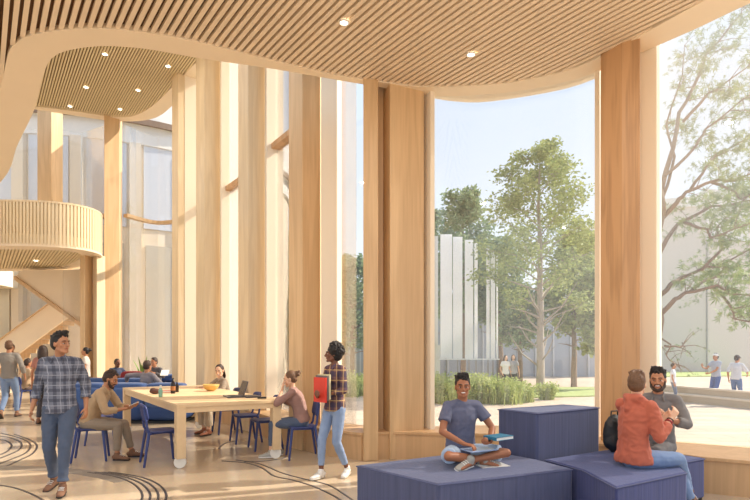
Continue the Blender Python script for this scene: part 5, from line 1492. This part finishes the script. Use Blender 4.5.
for k in range(12):
    a = radians(194 + k * 13.0); m.box(((rr + .1) * cos(a), (rr + .1) * sin(a), 5.2), (.3, .45, 10.6), a)
m.build('pilasters', M['drum'], e)
M['drumw2'] = plain('facade_lower_glass', (196, 186, 168), 0.2, 0.2)
for k in range(12):
    a = 196.5 + k * 13.0
    m = MB(); m.strip(arc(rr + .06, a, a + 8.0, 5), arc(rr + .01, a, a + 8.0, 5), 0.5, 6.3); m.build('window_pane', M['drumw2'], e)
SKY, SUN, SUNX, SUNY, SUNEL, FILL, EXPO = 1.15, 6.4, 0.95, 0.31, 38, 22, 0.16
finish_solids()
# ---------------------------------------------------------------- camera, sky, sun, fill lights
cam = bpy.data.cameras.new('camera'); co = bpy.data.objects.new('camera', cam); COL.objects.link(co)
co.location = (0, 0, CH); co.rotation_euler = (pi / 2, 0, 0)
cam.sensor_width = 36; cam.lens = F_PX / 750 * 36; cam.shift_y = (HY - 250) / 750; cam.clip_end = 500
SC.camera = co
w = bpy.data.worlds.new('sky'); SC.world = w; w.use_nodes = True
nt = w.node_tree; bg = nt.nodes['Background']
tc = N(nt, 'ShaderNodeTexCoord'); sp = N(nt, 'ShaderNodeSeparateXYZ'); nt.links.new(tc.outputs['Generated'], sp.inputs[0])
cr = N(nt, 'ShaderNodeValToRGB'); nt.links.new(sp.outputs[2], cr.inputs[0])
cr.color_ramp.elements[0].position = 0.0; cr.color_ramp.elements[0].color = lin((236, 240, 244))
cr.color_ramp.elements[1].position = 0.75; cr.color_ramp.elements[1].color = lin((190, 212, 240))
k = cr.color_ramp.elements.new(0.22); k.color = lin((222, 232, 244))
nt.links.new(cr.outputs[0], bg.inputs[0]); bg.inputs[1].default_value = SKY
sun = bpy.data.lights.new('sun', 'SUN'); so = bpy.data.objects.new('sun', sun); COL.objects.link(so)
sun.energy = SUN; sun.angle = radians(0.8); sun.color = (1.0, 0.90, 0.76)
az = Vector((SUNX, SUNY)).normalized(); el = radians(SUNEL)
d = V(az.x * cos(el), az.y * cos(el), sin(el))
so.rotation_euler = d.to_track_quat('Z', 'Y').to_euler(); so.location = (20, 5, 20)
for i, (x, y) in enumerate([(-5, 5), (-2, 5), (1, 5), (3, 4), (-5, 2.6), (-2, 2.6), (1, 2.6), (-7.5, 7)]):  # added fill lights without fittings, to lift the room's ambient
    l = bpy.data.lights.new('ceiling_fill', 'AREA'); l.shape = 'DISK'; l.size = 0.12; l.energy = FILL; l.color = (1.0, 0.93, 0.84)
    o = bpy.data.objects.new('ceiling_fill', l); COL.objects.link(o); o.location = (x, y, Zc - 0.05)
for i, (x, y) in enumerate([(-10, 12), (-7, 12), (-9, 9.5), (-5, 11)]):  # more added fill under the upper ceiling, also without fittings
    l = bpy.data.lights.new('ceiling_fill', 'AREA'); l.shape = 'DISK'; l.size = 0.16; l.energy = FILL * 1.5; l.color = (1.0, 0.93, 0.84)
    o = bpy.data.objects.new('ceiling_fill', l); COL.objects.link(o); o.location = (x, y, Zu - 0.05)
vs = SC.view_settings
vs.view_transform = 'Standard'; vs.look = 'None'; vs.gamma = 1.0; vs.use_curve_mapping = False; vs.exposure = EXPO
SC.display_settings.display_device = 'sRGB'
